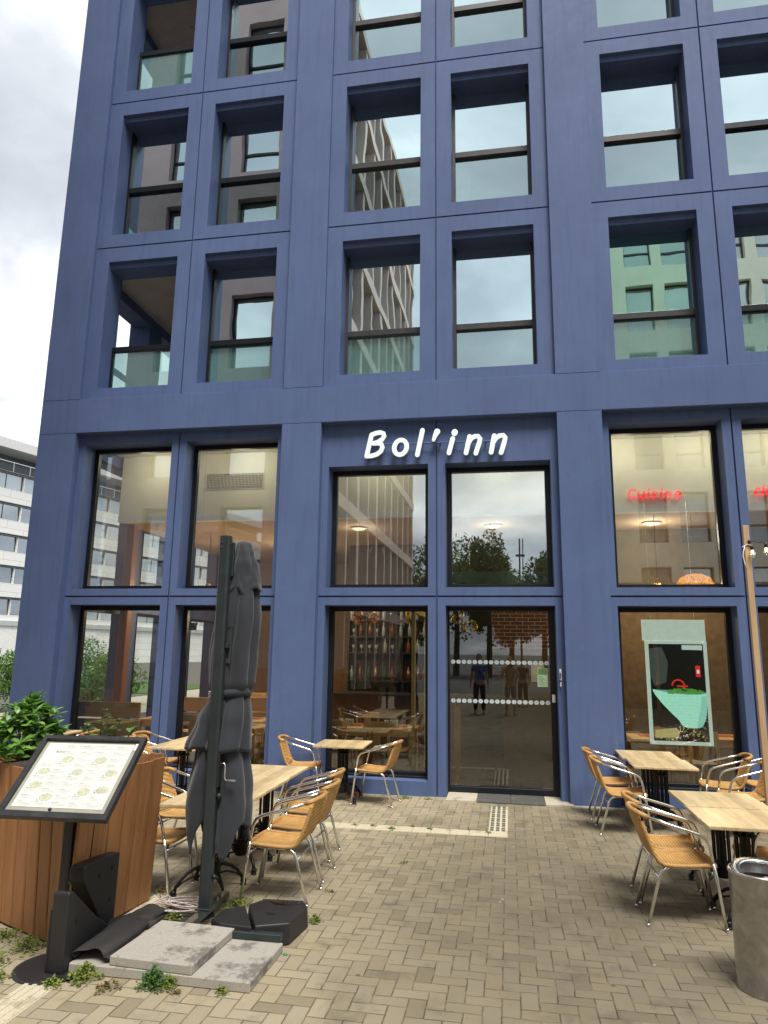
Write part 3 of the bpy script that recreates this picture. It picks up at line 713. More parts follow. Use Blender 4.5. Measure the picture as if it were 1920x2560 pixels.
# lit lamps in the room
def pendant(loc, ceil_z, label, big):
    t = thing('pendant_lamp', label, 'lamp', loc, 0, 'lit pendant lamps in the restaurant')
    mb = MB(); mb.tube([(0, 0, .12), (0, 0, ceil_z - loc[2])], .004, 6); mb.build('cord', M['black'], t)
    if big:
        mb = MB(); mb.lathe([(.29, -.06), (.285, 0), (.23, .09), (.12, .145), (.03, .16)], seg=32, caps=False)
        tm = NT('glowing_woven_shade'); nn = tm.noise(tm.coord(), 60, 2); e_ = tm.n('ShaderNodeEmission'); tm.set(e_.inputs[0], tm.ramp(nn, [(.4, (.10, .03, .006)), (.62, (.75, .30, .05))])); e_.inputs[1].default_value = 1.0
        tm.t.links.new(e_.outputs[0], tm.out.inputs[0]); mb.build('lamp_shade', tm.m, t, smooth=True)
        mb = MB(); mb.ball((0, 0, .03), .05); mb.build('bulb', M['warm'], t, smooth=True)
    else:
        mb = MB(); mb.lathe([(.0, .11), (.03, .11), (.045, .07), (.03, .05), (.05, .03), (.05, .0), (.0, 0)], seg=16, caps=False); mb.build('lamp_shade', M['oak'], t, smooth=True)
        mb = MB(); mb.ball((0, 0, -.03), .032); mb.build('bulb', M['warm'], t, smooth=True)
    l = bpy.data.lights.new('pendant_light', 'POINT'); l.energy = 34 if big else 16; l.color = (1, .72, .42); l.shadow_soft_size = .05
    lo = bpy.data.objects.new('pendant_light', l); COL.objects.link(lo); lo.location = (0, 0, -.12); lo.parent = t
pendant((4.09, 1.9, 3.17), 4.325, 'wide glowing woven pendant lamp above the poster', True)
pendant((3.5, 1.9, 3.15), 4.325, 'small wooden pendant lamp left of the wide woven one', False)
pendant((-4.95, 3.0, 3.2), 4.325, 'small lit pendant lamp behind the upper left window', False)
pendant((-3.0, 3.1, 2.75), 4.325, 'small lit pendant lamp behind the folded parasol', False)
pendant((-5.2, 3.6, 3.25), 4.325, 'small lit pendant lamp nearest the glass side wall', False)
def downlight(x, y, z, label):
    t = thing('ceiling_lamp', label, 'lamp', (x, y, z), 0, 'round lit ceiling lamps')
    mb = MB(); mb.lathe([(.0, 0), (.16, 0), (.17, -.02), (.11, -.028)], seg=24, caps=False); mb.build('housing', M['white'], t, smooth=True)
    mb = MB(); mb.lathe([(0, -.026), (.11, -.026), (.09, -.045), (0, -.05)], seg=24, caps=False); mb.build('diffuser', M['warm2'], t, smooth=True)
    l = bpy.data.lights.new('lamp_light', 'POINT'); l.energy = 5 if z > 5 else (6 if -2 < x < 1 else 13); l.color = (1, .92, .74); l.shadow_soft_size = .2
    lo = bpy.data.objects.new('lamp_light', l); COL.objects.link(lo); lo.location = (0, 0, -.25); lo.parent = t
downlight(.80, 2.6, 4.325, 'round lit ceiling lamp behind the pane above the door')
downlight(-1.75, 2.6, 4.325, 'round lit ceiling lamp behind the pane left of the door axis')
for x_, lb_ in ((-5.35, 'added ceiling lamp brightening the bulkhead, above the leftmost upper pane'), (-3.55, 'round lit ceiling lamp in front of the vent grille'), (-1.2, 'added ceiling lamp brightening the bulkhead, above the tilted wall reflection'), (.95, 'added ceiling lamp brightening the bulkhead, above the pane over the door'), (2.9, 'added ceiling lamp brightening the bulkhead, left of the red lettering'), (5.3, 'added ceiling lamp brightening the bulkhead, above the rightmost pane')): downlight(x_, .98, 5.595, lb_)  # apart from the vent grille lamp, these are added to brighten the bulkhead evenly
downlight(4.15, .98, 5.595, 'added ceiling lamp brightening the bulkhead, above the red lettering')  # also added, only to brighten the cream bulkhead
downlight(-3.6, 4.6, 4.325, 'round lit ceiling lamp deep in the left room')
downlight(3.6, 2.6, 4.325, 'round lit ceiling lamp deep in the right room')
t = thing('spotlight_rail', 'black ceiling rail carrying four small spotlights', 'lamp', (-1.18, 2.5, 3.955))
mb = MB(); mb.cbox((0, 0, .0), (.66, .03, .03)); mb.tube([(-.2, 0, .01), (-.2, 0, .37)], .006, 6); mb.tube([(.2, 0, .01), (.2, 0, .37)], .006, 6); mb.build('rail', M['black'], t)
for k in range(4):
    mb = MB(); Mt = Matrix.Translation((-.27 + k * .18, 0, -.02)) @ Matrix.Rotation(.35 * (-1) ** k, 4, 'Y')
    mb.v = []; mb.lathe([(.012, 0), (.02, -.03), (.022, -.07), (.04, -.12)], seg=12); mb.v = [tuple(Mt @ Vector(v)) for v in mb.v]; mb.build('spotlight', M['black'], t)
# foil balloons hanging behind the glass
def stroke(mb, pts, r, y, sy=.6):
    P = [Vector((x, y, z)) for x, z in pts]
    mb.tube(P, r, 10, True); 
    for q_ in (P[0], P[-1]): mb.ball(q_, r * .998, 10, 6)
def balloon(pts_list, x, z, mat, label, y=.9, r=.035):
    mb = MB()
    for pts in pts_list: stroke(mb, [(x + a, z + b) for a, b in pts], r, y)
    mb.tube([(x, y, z + .12), (x, y + .01, 4.3)], .0015, 4)
    return tag(mb.build('foil_balloon', M[mat], smooth=True), label, 'balloon', 'foil letter balloons')
ring = lambda rx, rz, n=18: [(rx * cos(2 * pi * k / n), rz * sin(2 * pi * k / n)) for k in range(n + 1)]
balloon([ring(.055, .05), [(x, z + .11) for x, z in ring(.05, .045)], [(.05, -.05), (.05, .15)]], -1.37, 2.50, 'copper', 'copper foil letter balloon nearest the left jamb of the bar window')
balloon([ring(.055, .07)], -1.10, 2.53, 'copper', 'round copper foil letter balloon in the middle of the bar window')
balloon([[(0, -.09), (0, .12)]], -.55, 2.56, 'gold', 'straight gold foil balloon at the right of the bar window')
balloon([ring(.07, .055), [(.075, -.06), (.075, .10), (.03, .16), (-.04, .15)]], .27, 2.50, 'gold', 'gold foil letter balloon in the top left corner of the door glass', .62, .03)
balloon([ring(.09, .08)], .46, 2.40, 'gold', 'round dark gold foil balloon beside the letter one', .66, .03)
# restroom sign
t = thing('restroom_sign', 'small black sign with white characters and an arrow hanging inside', 'sign', (-4.285, 1.0, 2.375))
mb = MB(); mb.cbox((0, 0, 0), (.165, .012, .125)); mb.build('sign_board', M['black'], t, bevel=.002)
mb = MB()
for a in ((-.08, -.06, .08, -.056), (-.08, .056, .08, .06), (-.08, -.056, -.076, .056), (.076, -.056, .08, .056)): mb.box((a[0], -.0075, a[1]), (a[2], -.0065, a[3]))
mb.box((-.05, -.0078, -.036), (.01, -.0068, -.028)); mb.add([(.008, -.0074, -.048), (.034, -.0074, -.032), (.008, -.0074, -.016)], [(0, 1, 2)]); mb.build('arrow', M['paper'], t)
def text(body, size, mat, loc, rot=(pi / 2, 0, 0), parent=None, name='lettering', ext=.0005, align='CENTER'):
    cu = bpy.data.curves.new(name, 'FONT'); cu.body = body; cu.size = size; cu.extrude = ext; cu.align_x = align; cu.align_y = 'CENTER'
    o = bpy.data.objects.new(name, cu); COL.objects.link(o); o.location = loc; o.rotation_euler = rot; cu.materials.append(mat)
    bpy.context.view_layer.update(); me = bpy.data.meshes.new_from_object(o.evaluated_get(bpy.context.evaluated_depsgraph_get())); bpy.data.objects.remove(o)
    o = bpy.data.objects.new(name, me); COL.objects.link(o); o.location = loc; o.rotation_euler = rot
    if parent is not None: o.parent = parent
    return o
text('洗手间', .052, M['paper'], (-.005, -.0074, .022), parent=t)
mb = MB(); mb.tube([(-.06, 0, .06), (-.06, 0, 3.2)], .0015, 4); mb.tube([(.06, 0, .06), (.06, 0, 3.2)], .0015, 4); mb.build('hanging_wire', M['black'], t)

# poster light box behind the right window
t = thing('poster_display', 'white framed hanging display with a mint bowl picture behind the right window', 'display', (3.425, .62, 0), 0)
mb = MB(); mb.box((-.44, 0, 2.213), (.435, .05, 2.515)); mb.box((-.41, .001, .75), (-.362, .05, 2.212)); mb.box((.395, .001, .75), (.442, .05, 2.212)); mb.box((-.361, .002, .75), (.394, .05, .80)); mb.box((-.361, .002, 2.165), (.394, .05, 2.211)); mb.build('frame', flat('glowing_mint_frame', (.80, .92, .84), .4, Emission_Color=(.6, .75, .66, 1), Emission_Strength=.20), t, bevel=.004)  # the casing is no lamp; its emission stands in for light falling on it
pic = MB(); pic.box((-.362, .02, .80), (.396, .04, 2.166)); pic = pic.build('picture', flat('near_black_print', (.012, .012, .012), .35, var=.4), t)
def lit(name, col, k=1.0): return flat(name, col, .4, 0, .1, 30, Emission_Color=(*col, 1), Emission_Strength=.30 * k)
def shape(name, pts, y, mat, par=None): mb = MB(); mb.add([(x, y, z) for x, z in pts], [tuple(range(len(pts)))]); return mb.build(name, mat, par or pic)
mint = lit('mint_bowl_print', (.34, .72, .58))
shape('bowl', [(-.335, 1.515), (-.335, 1.49), (-.30, 1.43), (-.21, 1.31), (-.10, 1.19), (0, 1.09), (.03, 1.035), (.05, 1.01), (.12, .985), (.24, .985), (.30, 1.0), (.33, 1.04), (.365, 1.12), (.385, 1.22), (.392, 1.34), (.393, 1.47), (.30, 1.455), (.15, 1.45), (0, 1.46), (-.15, 1.48)], .0185, mint)
mb = MB()
for k in range(9): z = 1.42 - k * .042; mb.box((-.26 + k * .035, .0165, z), (.385, .0175, z + .005))
mb.build('bowl_ridges', lit('mint_ridge', (.27, .60, .47)), pic)
shape('bowl_inside', [(-.335, 1.515), (-.15, 1.48), (0, 1.46), (.15, 1.45), (.30, 1.455), (.393, 1.47), (.393, 1.487), (.25, 1.495), (.05, 1.50), (-.15, 1.51)], .0172, lit('shaded_mint_print', (.10, .30, .24)))
shape('bowl_side', [(.24, .985), (.30, 1.0), (.33, 1.04), (.365, 1.12), (.385, 1.22), (.392, 1.34), (.393, 1.44), (.33, 1.43), (.30, 1.25), (.26, 1.1)], .0178, lit('deeper_mint_print', (.22, .56, .45)))
shape('backdrop_tone', [(-.35, 2.10), (-.18, 2.12), (-.10, 1.9), (-.14, 1.62), (-.30, 1.56), (-.355, 1.7)], .0194, lit('dim_backdrop_print', (.045, .055, .05)))
shape('backdrop_tone', [(.10, 2.15), (.38, 2.15), (.38, 2.08), (.10, 2.085)], .0194, lit('pale_backdrop_print', (.42, .55, .50)))
mb = MB(); r_ = random.Random(5)
for k in range(110):
    x = r_.uniform(-.12, .33); z = 1.46 + r_.uniform(0, .085) * (1 - abs(x - .1) * 2); a = r_.uniform(0, pi); l = r_.uniform(.02, .05)
    mb.add([(x - l * cos(a), .0165 - k * 1e-5, z - l * .4 * sin(a)), (x + l * .2, .0165 - k * 1e-5, z - .008), (x + l * cos(a), .0165 - k * 1e-5, z + l * .5 * sin(a)), (x, .0165 - k * 1e-5, z + .012)], [(0, 1, 2, 3)])
mb.build('salad', flat('salad_green_print', (.08, .30, .03), .5, 0, .6, 45, Emission_Color=(.07, .26, .03, 1), Emission_Strength=.3), pic)
mb = MB()
for k in range(90):
    x = r_.uniform(-.33, .38); z = .82 + r_.uniform(0, .16 if x < 0 else .19); a = r_.uniform(0, pi); l = r_.uniform(.01, .03)
    mb.add([(x - l * cos(a), .0168 - k * 1e-5, z - l * sin(a)), (x + .008, .0168 - k * 1e-5, z - .006), (x + l * cos(a), .0168 - k * 1e-5, z + l * sin(a)), (x - .008, .0168 - k * 1e-5, z + .008)], [(0, 1, 2, 3)])
mb.add([(-.34, .0190, .84), (-.33, .0190, .95), (-.05, .0190, .985), (.0, .0190, .93), (-.02, .0190, .85)], [(0, 1, 2, 3, 4)])
mb.build('food', lit('mixed_food_print', (.36, .33, .13)), pic)
redp = lit('red_print', (.6, .03, .02))
mb = MB(); mb.tube([(.02 + .085 * cos(a), .018, 1.57 + .085 * sin(a)) for a in [pi * k / 10 for k in range(-1, 11)]], .011, 6); mb.box((.0, .0165, 1.555), (.15, .0175, 1.578)); mb.build('emblem', redp, pic)
mb = MB(); mb.box((.27, .0165, 1.70), (.335, .0178, 1.86)); mb.build('red_label', redp, pic); mb = MB(); mb.box((.285, .0150, 1.75), (.32, .0162, 1.80)); mb.build('red_label_mark', lit('white_print', (.7, .7, .7)), pic)
shape('table_edge', [(-.35, .99), (-.30, 1.0), (-.05, .95), (.02, .90), (-.36, .86)], .0192, lit('brown_print', (.18, .08, .03)))
mb = MB(); mb.tube([(-.3, .03, 2.51), (-.3, .03, 4.3)], .003, 5); mb.tube([(.3, .03, 2.51), (.3, .03, 4.3)], .003, 5); mb.build('hanging_wire', M['alu'], t)

# ------------------------------------------------------------------ signs
BOL = {'B': [[(-1.005, 5.324), (-1.034, 5.192), (-1.077, 4.987)], [(-1.005, 5.324), (-0.937, 5.348), (-0.867, 5.358), (-0.817, 5.34), (-0.806, 5.295), (-0.837, 5.243), (-0.899, 5.203), (-0.971, 5.184)], [(-0.971, 5.184), (-0.898, 5.187), (-0.846, 5.163), (-0.83, 5.115), (-0.855, 5.053), (-0.914, 5.007), (-0.991, 4.984), (-1.077, 4.981)]], 'o': [[(-0.449, 5.1), (-0.45, 5.137), (-0.46, 5.171), (-0.479, 5.198), (-0.504, 5.215), (-0.533, 5.222), (-0.564, 5.218), (-0.593, 5.202), (-0.618, 5.177), (-0.635, 5.144), (-0.644, 5.108), (-0.643, 5.071), (-0.633, 5.038), (-0.614, 5.011), (-0.589, 4.993), (-0.559, 4.986), (-0.528, 4.991), (-0.499, 5.007), (-0.475, 5.032), (-0.458, 5.064), (-0.449, 5.1)]], 'l': [[(-0.205, 5.365), (-0.248, 5.153), (-0.283, 4.974)]], 'q': [[(0.023, 5.334), (-0.007, 5.275), (-0.032, 5.202)]], 'i': [[(0.262, 5.214), (0.231, 5.095), (0.203, 4.987)], [(0.293, 5.315), (0.29, 5.299)]], 'n': [[(0.519, 5.235), (0.493, 5.111), (0.462, 4.978)], [(0.488, 5.116), (0.539, 5.197), (0.594, 5.234), (0.648, 5.234), (0.677, 5.192), (0.662, 5.125), (0.636, 5.049), (0.61, 4.967)]], 'n2': [[(0.89, 5.232), (0.865, 5.109), (0.839, 4.974)], [(0.863, 5.117), (0.913, 5.192), (0.968, 5.229), (1.024, 5.234), (1.053, 5.197), (1.039, 5.128), (1.013, 5.044), (0.987, 4.963)]]}
CUI = {'C': [[(3.152, 4.675), (3.112, 4.695), (3.077, 4.671), (3.054, 4.616), (3.065, 4.567), (3.099, 4.544), (3.145, 4.559)]], 'u': [[(3.21, 4.643), (3.198, 4.582), (3.219, 4.548), (3.26, 4.556), (3.291, 4.598)], [(3.302, 4.653), (3.287, 4.54)]], 'i': [[(3.37, 4.639), (3.356, 4.544)], [(3.379, 4.691), (3.378, 4.685)]], 's': [[(3.495, 4.642), (3.456, 4.652), (3.44, 4.619), (3.467, 4.593), (3.485, 4.565), (3.458, 4.539), (3.421, 4.546)]], 'i2': [[(3.572, 4.646), (3.557, 4.542)], [(3.586, 4.694), (3.586, 4.688)]], 'n': [[(3.651, 4.638), (3.634, 4.546)], [(3.645, 4.595), (3.676, 4.631), (3.707, 4.633), (3.719, 4.599), (3.707, 4.545)]], 'e': [[(3.789, 4.585), (3.828, 4.587), (3.868, 4.601), (3.86, 4.638), (3.826, 4.645), (3.793, 4.615), (3.785, 4.567), (3.808, 4.536), (3.859, 4.547)]]}
CH = {'c': [[(5.08, 4.654), (5.043, 4.661), (5.012, 4.619), (5.005, 4.566), (5.027, 4.535), (5.069, 4.552)]], 'h': [[(5.139, 4.706), (5.115, 4.551)], [(5.124, 4.598), (5.155, 4.645), (5.188, 4.648), (5.193, 4.609), (5.182, 4.549)]]}
t = thing('shop_sign', "white lit channel letters reading Bol'inn above the entrance", 'sign', (0, 0, 0))
side_m = flat('grey_letter_side', (.45, .46, .44), .4)
for ch, sts in BOL.items():
    mb = MB(); back = MB()
    for s_ in sts:
        r = .036 if ch != 'q' else [.047, .035, .026]
        if ch == 'i' and len(s_) == 2: r = .047
        P = [Vector((x, -.055, z)) for x, z in s_]
        def fl(mb_, y0, k):
            q_ = MB(); q_.tube(P, [a * k for a in r] if isinstance(r, list) else r * k, 14, True)
            rr = r if isinstance(r, list) else [r, r]
            q_.ball(P[0], rr[0] * .999 * k, 14, 8); q_.ball(P[-1], rr[-1] * .999 * k, 14, 8)
            mb_.add([(v[0], y0 + (v[1] + .055) * .45, v[2]) for v in q_.v], q_.f)
        fl(mb, -.058, 1); fl(back, -.030, 1.0)
    L = mb.build('letter', M['glow'], t, smooth=True); back.build('letter_side', side_m, L, smooth=True)
mb = MB(); mb.tube([(-.84, -.004, 5.175), (.9, -.004, 5.165)], .013, 8)
for x in (-.6, .05, .75): mb.box((x, .0, 5.16), (x + .02, .069, 5.18))
mb.build('mounting_rail', M['paint'], t)
for nm, dct, lb in (('red_sign', CUI, 'red lit word Cuisine behind the upper right window'), ('red_sign', CH, 'red lit letters ch at the right edge, behind the next window')):
    t = thing(nm, lb, 'sign')
    for ch, sts in dct.items():
        mb = MB()
        for s_ in sts: stroke(mb, s_, .0165, 1.52)
        mb.build('letter', M['red'], t, smooth=True)
    xs_ = [x for s in dct.values() for l_ in s for x, _ in l_]
    mb = MB(); mb.box((min(xs_) - .03, 1.545, 4.59), (max(xs_) + .03, 1.56, 4.61)); mb.box((min(xs_), 1.5605, 4.595), (min(xs_) + .02, 1.587, 4.605)); mb.box((max(xs_) - .02, 1.5605, 4.595), (max(xs_), 1.587, 4.605)); mb.build('mounting_rail', M['white'], t)

# ------------------------------------------------------------------ bistro chair (sitter faces +y)
def profile(n=26):
    """side profile of the woven shell: (y, z) from back top to front edge"""
    P = [(-.305, .795), (-.285, .74), (-.245, .62), (-.205, .51), (-.175, .462), (-.135, .438), (-.06, .432), (.06, .436), (.16, .444), (.215, .446), (.245, .436)]
    return P
def make_chair():
    t = thing('bistro_chair', '', 'chair')
    P = profile(); W = .200
    def wd(y, z): return .205 - (.022 if z > .6 else .0) * ((z - .6) / .2)
    def shell(rows, name, nx=9):
        mb = MB(); vs = []; fs = []
        for (y, z) in rows:
            w_ = wd(y, z)
            for i in range(nx):
                s = -1 + 2 * i / (nx - 1)
                back = z > .47
                yy = y - (.035 * (1 - s * s) if back and y < -.17 else 0); z2 = z - (.012 * (1 - s * s) if not back else 0)
                vs.append((s * w_, yy, z2))
        for j in range(len(rows) - 1):
            for i in range(nx - 1):
                a = j * nx + i; fs.append((a, a + 1, a + nx + 1, a + nx))
        mb.add(vs, fs); o = mb.build(name, M['rattan'], t, smooth=True)
        md = o.modifiers.new('s', 'SOLIDIFY'); md.thickness = .008; md.offset = 0
        md = o.modifiers.new('u', 'SUBSURF'); md.levels = 1; md.render_levels = 1
        return o
    shell(P[4:], 'seat'); shell(P[:5], 'backrest')
    rim = MB(); r = .0165
    side = [(y, z) for y, z in P[1:-1]]
    for sx in (-1, 1): rim.tube([(sx * (wd(y, z) + .002), y, z) for y, z in side] , r, 8, False)
    fr = [(-.207, .215, .446), (-.19, .238, .440), (-.12, .252, .436), (0, .256, .434), (.12, .252, .436), (.19, .238, .440), (.207, .215, .446)]
    rim.tube(fr, .019, 8, True)
    rim.build('woven_edge', M['wrap'], t, smooth=True)
    tr = MB(); tr.tube([(-.205, -.235, .775), (-.197, -.275, .79), (-.17, -.303, .80), (-.09, -.330, .806), (0, -.338, .808), (.09, -.330, .806), (.17, -.303, .80), (.197, -.275, .79), (.205, -.235, .775)], .0185, 10, True)
    tr.build('top_rail', M['wrap'], t, smooth=True)
    for sx in (-1, 1):
        mb = MB(); mb.tube([(sx * .205, -.233, .775), (sx * .228, -.10, .735), (sx * .243, .06, .692), (sx * .246, .125, .672), (sx * .246, .165, .648), (sx * .244, .190, .605), (sx * .238, .205, .54), (sx * .228, .218, .47)], .0125, 10); mb.build('armrest', M['alu'], t, smooth=True)
        mb = MB(); mb.tube([(sx * .228, .2181, .4699), (sx * .222, .24, .33), (sx * .213, .285, .012)], .0125, 10); mb.ball((sx * .2285, .206, .40), .004, 6, 4); mb.ball((sx * .239, .225, .43), .005, 6, 4); mb.lathe([(.0135, 0), (.0135, .02)], (sx * .213, .2865, 0), 10)
        mb.build('leg', M['alu'], t, smooth=True)
        mb = MB(); mb.tube([(sx * .196, -.085, .418), (sx * .205, -.125, .412), (sx * .208, -.155, .392), (sx * .209, -.172, .355), (sx * .212, -.275, .012)], .0125, 10); mb.lathe([(.0135, 0), (.0135, .02)], (sx * .212, -.276, 0), 10)
        mb.build('leg', M['alu'], t, smooth=True)
    for y, z, nm in ((-.176, .345, 0), (.232, .375, 0)):
        mb = MB(); mb.tube([(-.209, y, z), (.209, y, z)], .008, 8); mb.build('crossbar', M['alu'], t, smooth=True)
    mb = MB(); mb.tube([(-.19, -.08, .414), (-.19, .2, .42)], .008, 6); mb.tube([(.19, -.08, .414), (.19, .2, .42)], .008, 6); mb.build('seat_frame', M['alu'], t, smooth=True)
    return t
chair = make_chair()
CH_ = [  # x, y, rz(deg; 0 faces the facade, -90 faces +x, 90 faces -x), label, group
    (2.31, -4.08, -88, 'rattan chair with aluminium arms at the near right table, nearest the steel bin', 'chairs at the near right tables'),
    (2.345, -3.60, -90, 'rattan chair at the near right table, directly behind the one nearest the steel bin', 'chairs at the near right tables'),
    (3.12, -3.80, 90, 'rattan chair half hidden under the near right table, facing left above the bin', 'chairs at the near right tables'),
    (2.30, -1.385, -90, 'rattan chair left of the far right table, nearer of the two', 'chairs at the far right tables'),
    (2.285, -.655, -91, 'rattan chair left of the far right table, close to the blue pillar by the door', 'chairs at the far right tables'),
    (3.62, -.62, 84, 'rattan chair right of the far right table, in front of the poster window', 'chairs at the far right tables'),
    (3.66, -1.30, 88, 'rattan chair right of the far right table, half behind the pine post', 'chairs at the far right tables'),
    (4.22, -.45, 96, 'rattan chair by the facade at the right edge, showing only its top rail', 'chairs at the far right tables'),
    (3.95, -2.65, 92, 'rattan chair at the right edge showing only its arm, behind the near right table', 'chairs at the near right tables'),
    (-.86, -4.255, 90, 'rattan chair beside the black parasol weights, nearest of the row of three', 'chairs right of the long left table'),
    (-.885, -3.665, 90, 'rattan chair in the middle of the row of three right of the long table', 'chairs right of the long left table'),
    (-.985, -3.05, 90, 'rattan chair farthest back in the row of three right of the long table', 'chairs right of the long left table'),
    (-2.0, -4.36, -90, 'rattan chair between the wooden planter and the parasol pole', 'chairs left of the long left table'),
    (-2.14, -3.48, -93, 'rattan chair left of the long table, behind the planter corner', 'chairs left of the long left table'),
    (-3.93, -.62, -92, 'rattan chair left of the back left table, close to the blue facade', 'chairs at the back left table'),
    (-3.80, -1.22, -88, 'rattan chair left of the back left table, nearer of the two', 'chairs at the back left table'),
    (-3.72, -2.05, -80, 'rattan chair mostly hidden between the menu stand and the planter boards', 'chairs at the back left table'),
    (-2.93, -.50, 88, 'rattan chair right of the back left table, peeping out behind the parasol', 'chairs at the back left table'),
    (-.76, -.53, 84, 'rattan chair right of the small table by the entrance', 'chairs at the small table by the entrance'),
    (-1.83, -.45, -82, 'rattan chair left of the small table, against the blue pillar', 'chairs at the small table by the entrance'),
    (-5.25, -.65, 90, 'rattan chair at the far left table, only its top rail showing over the menu stand', 'chairs at the far left table'),
]
for k, (x, y, r, lb, gp) in enumerate(CH_): place(chair, k == 0, (x, y, 0.001), rad(r), lb, gp)

# ------------------------------------------------------------------ bistro table
def make_table():
    t = thing('bistro_table', '', 'table')
    mb = MB(); mb.cbox((0, 0, .7335), (.70, .70, .027)); mb.build('table_top', M['tabletop'], t, bevel=.005, seg=2)
    mb = MB()
    mb.tube([(0, 0, .16), (0, 0, .70)], .020, 10)
    for k in range(4):
        a = k * pi / 2 + pi / 4; x, y = .062 * cos(a), .062 * sin(a)
        mb.tube([(x, y, .22), (x, y, .70)], .010, 8)
    for k in range(4):
        a = k * pi / 2; x, y = .07 * cos(a), .07 * sin(a); mb.tube([(x, y, .22), (x, y, .70)], .0075, 6)
    mb.lathe([(.03, .60), (.085, .615), (.085, .625), (.03, .64)], seg=16); mb.lathe([(.04, .24), (.09, .215), (.085, .15), (.06, .12), (.05, .10)], seg=16)
    mb.build('column', M['iron'], t, smooth=False)
    mb = MB(); mb.cbox((0, 0, .7085), (.46, .05, .012)); mb.cbox((0, .0, .7075), (.05, .46, .009)); mb.cbox((0, 0, .695), (.2, .2, .012)); mb.build('bracket', M['iron'], t)
    for k in range(4):
        a = k * pi / 2 + pi / 4; c, s = cos(a), sin(a)
        mb = MB()
        pr = [(.05, .205), (.12, .200), (.19, .175), (.25, .13), (.29, .08), (.305, .04)]
        mb.tube([(r * c, r * s, z) for r, z in pr], [.020, .016, .014, .013, .014, .017], 8)
        mb.tube([(.06 * c, .06 * s, .13), (.15 * c, .15 * s, .135), (.24 * c, .24 * s, .105), (.28 * c, .28 * s, .075)], .008, 6)
        mb.lathe([(.018, .055), (.026, .045), (.028, .03), (.02, .012), (.027, .010), (.027, 0)], (.31 * c, .31 * s, 0), 10)
        mb.build('leg', M['iron'], t, smooth=True)
    return t
table = make_table()
for k, (x, y, r, lb, gp) in enumerate([
    (2.855, -4.005, 0, 'oak topped bistro table at the right, directly behind the steel bin', 'tables on the right'),
    (2.865, -3.270, .4, 'oak topped bistro table pushed behind the one by the steel bin', 'tables on the right'),
    (2.79, -1.175, 0, 'oak topped bistro table in front of the poster window, nearer of two', 'tables on the right'),
    (2.765, -.455, -1, 'oak topped bistro table touching the facade under the poster', 'tables on the right'),
    (-1.50, -4.27, 0, 'oak topped bistro table behind the parasol pole, nearest end of the long row', 'tables of the long left row'),
    (-1.505, -3.555, 0, 'oak topped bistro table in the middle of the long left row', 'tables of the long left row'),
    (-1.515, -2.84, 0, 'oak topped bistro table at the far end of the long left row', 'tables of the long left row'),
    (-3.26, -1.20, 0, 'oak topped bistro table behind the planter, its corner left of the parasol cloth', 'tables at the back left'),
    (-3.27, -.48, 0, 'oak topped bistro table at the back left, closest to the blue facade', 'tables at the back left'),
    (-1.25, -.455, 1, 'small square oak bistro table between two chairs by the entrance', 'table by the entrance'),
    (-5.80, -.45, 0, 'oak topped bistro table showing over the menu stand beside the shrub', 'tables at the back left')]):
    place(table, k == 0, (x, y, 0.001), rad(r), lb, gp)

# ------------------------------------------------------------------ steel bin
t = thing('litter_bin', 'round brushed steel litter bin standing at the right edge of the terrace', 'bin', (2.59, -5.21, 0.001))
mb = MB(); mb.lathe([(0, .02), (.178, .02), (.183, .0), (.187, .0), (.188, .012), (.184, .02), (.186, .655), (.190, .66), (.192, .672), (.188, .682), (.180, .684), (.172, .678), (.172, .03), (0, .03)], seg=64, caps=False); mb.build('body', M['steel'], t, smooth=True, angle=30)
mb = MB(); n = 48; vs = []; 
for k in range(n):
    a = 2 * pi * k / n; vs += [(.170 * cos(a), .170 * sin(a), .684 + .03 * sin(a)), (.118 * cos(a), .118 * sin(a) + .0, .678 + .03 * sin(a))]
mb.add(vs, [(2 * k, (2 * k + 2) % (2 * n), (2 * k + 3) % (2 * n), 2 * k + 1) for k in range(n)]); o = mb.build('lid_ring', M['alu'], t, smooth=True); md = o.modifiers.new('s', 'SOLIDIFY'); md.thickness = .006
mb = MB(); mb.lathe([(0, .60), (.11, .60), (.17, .62)], seg=32, caps=False); mb.build('liner', M['black'], t, smooth=True)
mb = MB(); r_ = random.Random(9)
for k in range(9): mb.ball((.06 + r_.uniform(-.05, .05), -.06 + r_.uniform(-.04, .04), .635 + r_.uniform(0, .02)), r_.uniform(.012, .028), 8, 5, (1, 1, .6))
mb.build('rubbish', flat('crumpled_pink_wrapper', (.55, .30, .33), .5, var=.5, scale=30), t, smooth=False)

# ------------------------------------------------------------------ pine post and string of bulbs
t = thing('pine_post', 'slim pale pine post at the right edge holding the string of bulbs', 'post', (3.632, -2.20, 0))
mb = MB(); mb.cbox((0, 0, 1.71), (.060, .045, 3.42)); mb.build('post', M['post'], t, bevel=.003)
mb = MB(); mb.tube([(-.03, -.03, 3.19), (.0, -.032, 3.205), (.035, -.03, 3.195)], .007, 6); mb.tube([(-.03, -.03, 3.19), (-.062, -.035, 3.175)], [.007, .004], 6); mb.tube([(-.028, -.03, 3.185), (-.05, -.035, 3.13), (-.058, -.035, 3.08), (-.045, -.034, 3.0), (-.03, -.03, 2.95)], .006, 6)
mb.build('tie_rope', M['white'], t, smooth=True)
t = thing('string_lights', 'string of clear glowing filament bulbs on black cable at the right edge', 'string lights')
mb = MB(); A = Vector((3.65, -2.235, 3.235)); 
def cab(s): return Vector((3.65 + s * 3.4, -2.235 - s * 1.2, 3.235 - .55 * (s - s * s) * 1.0 - .02 * s))
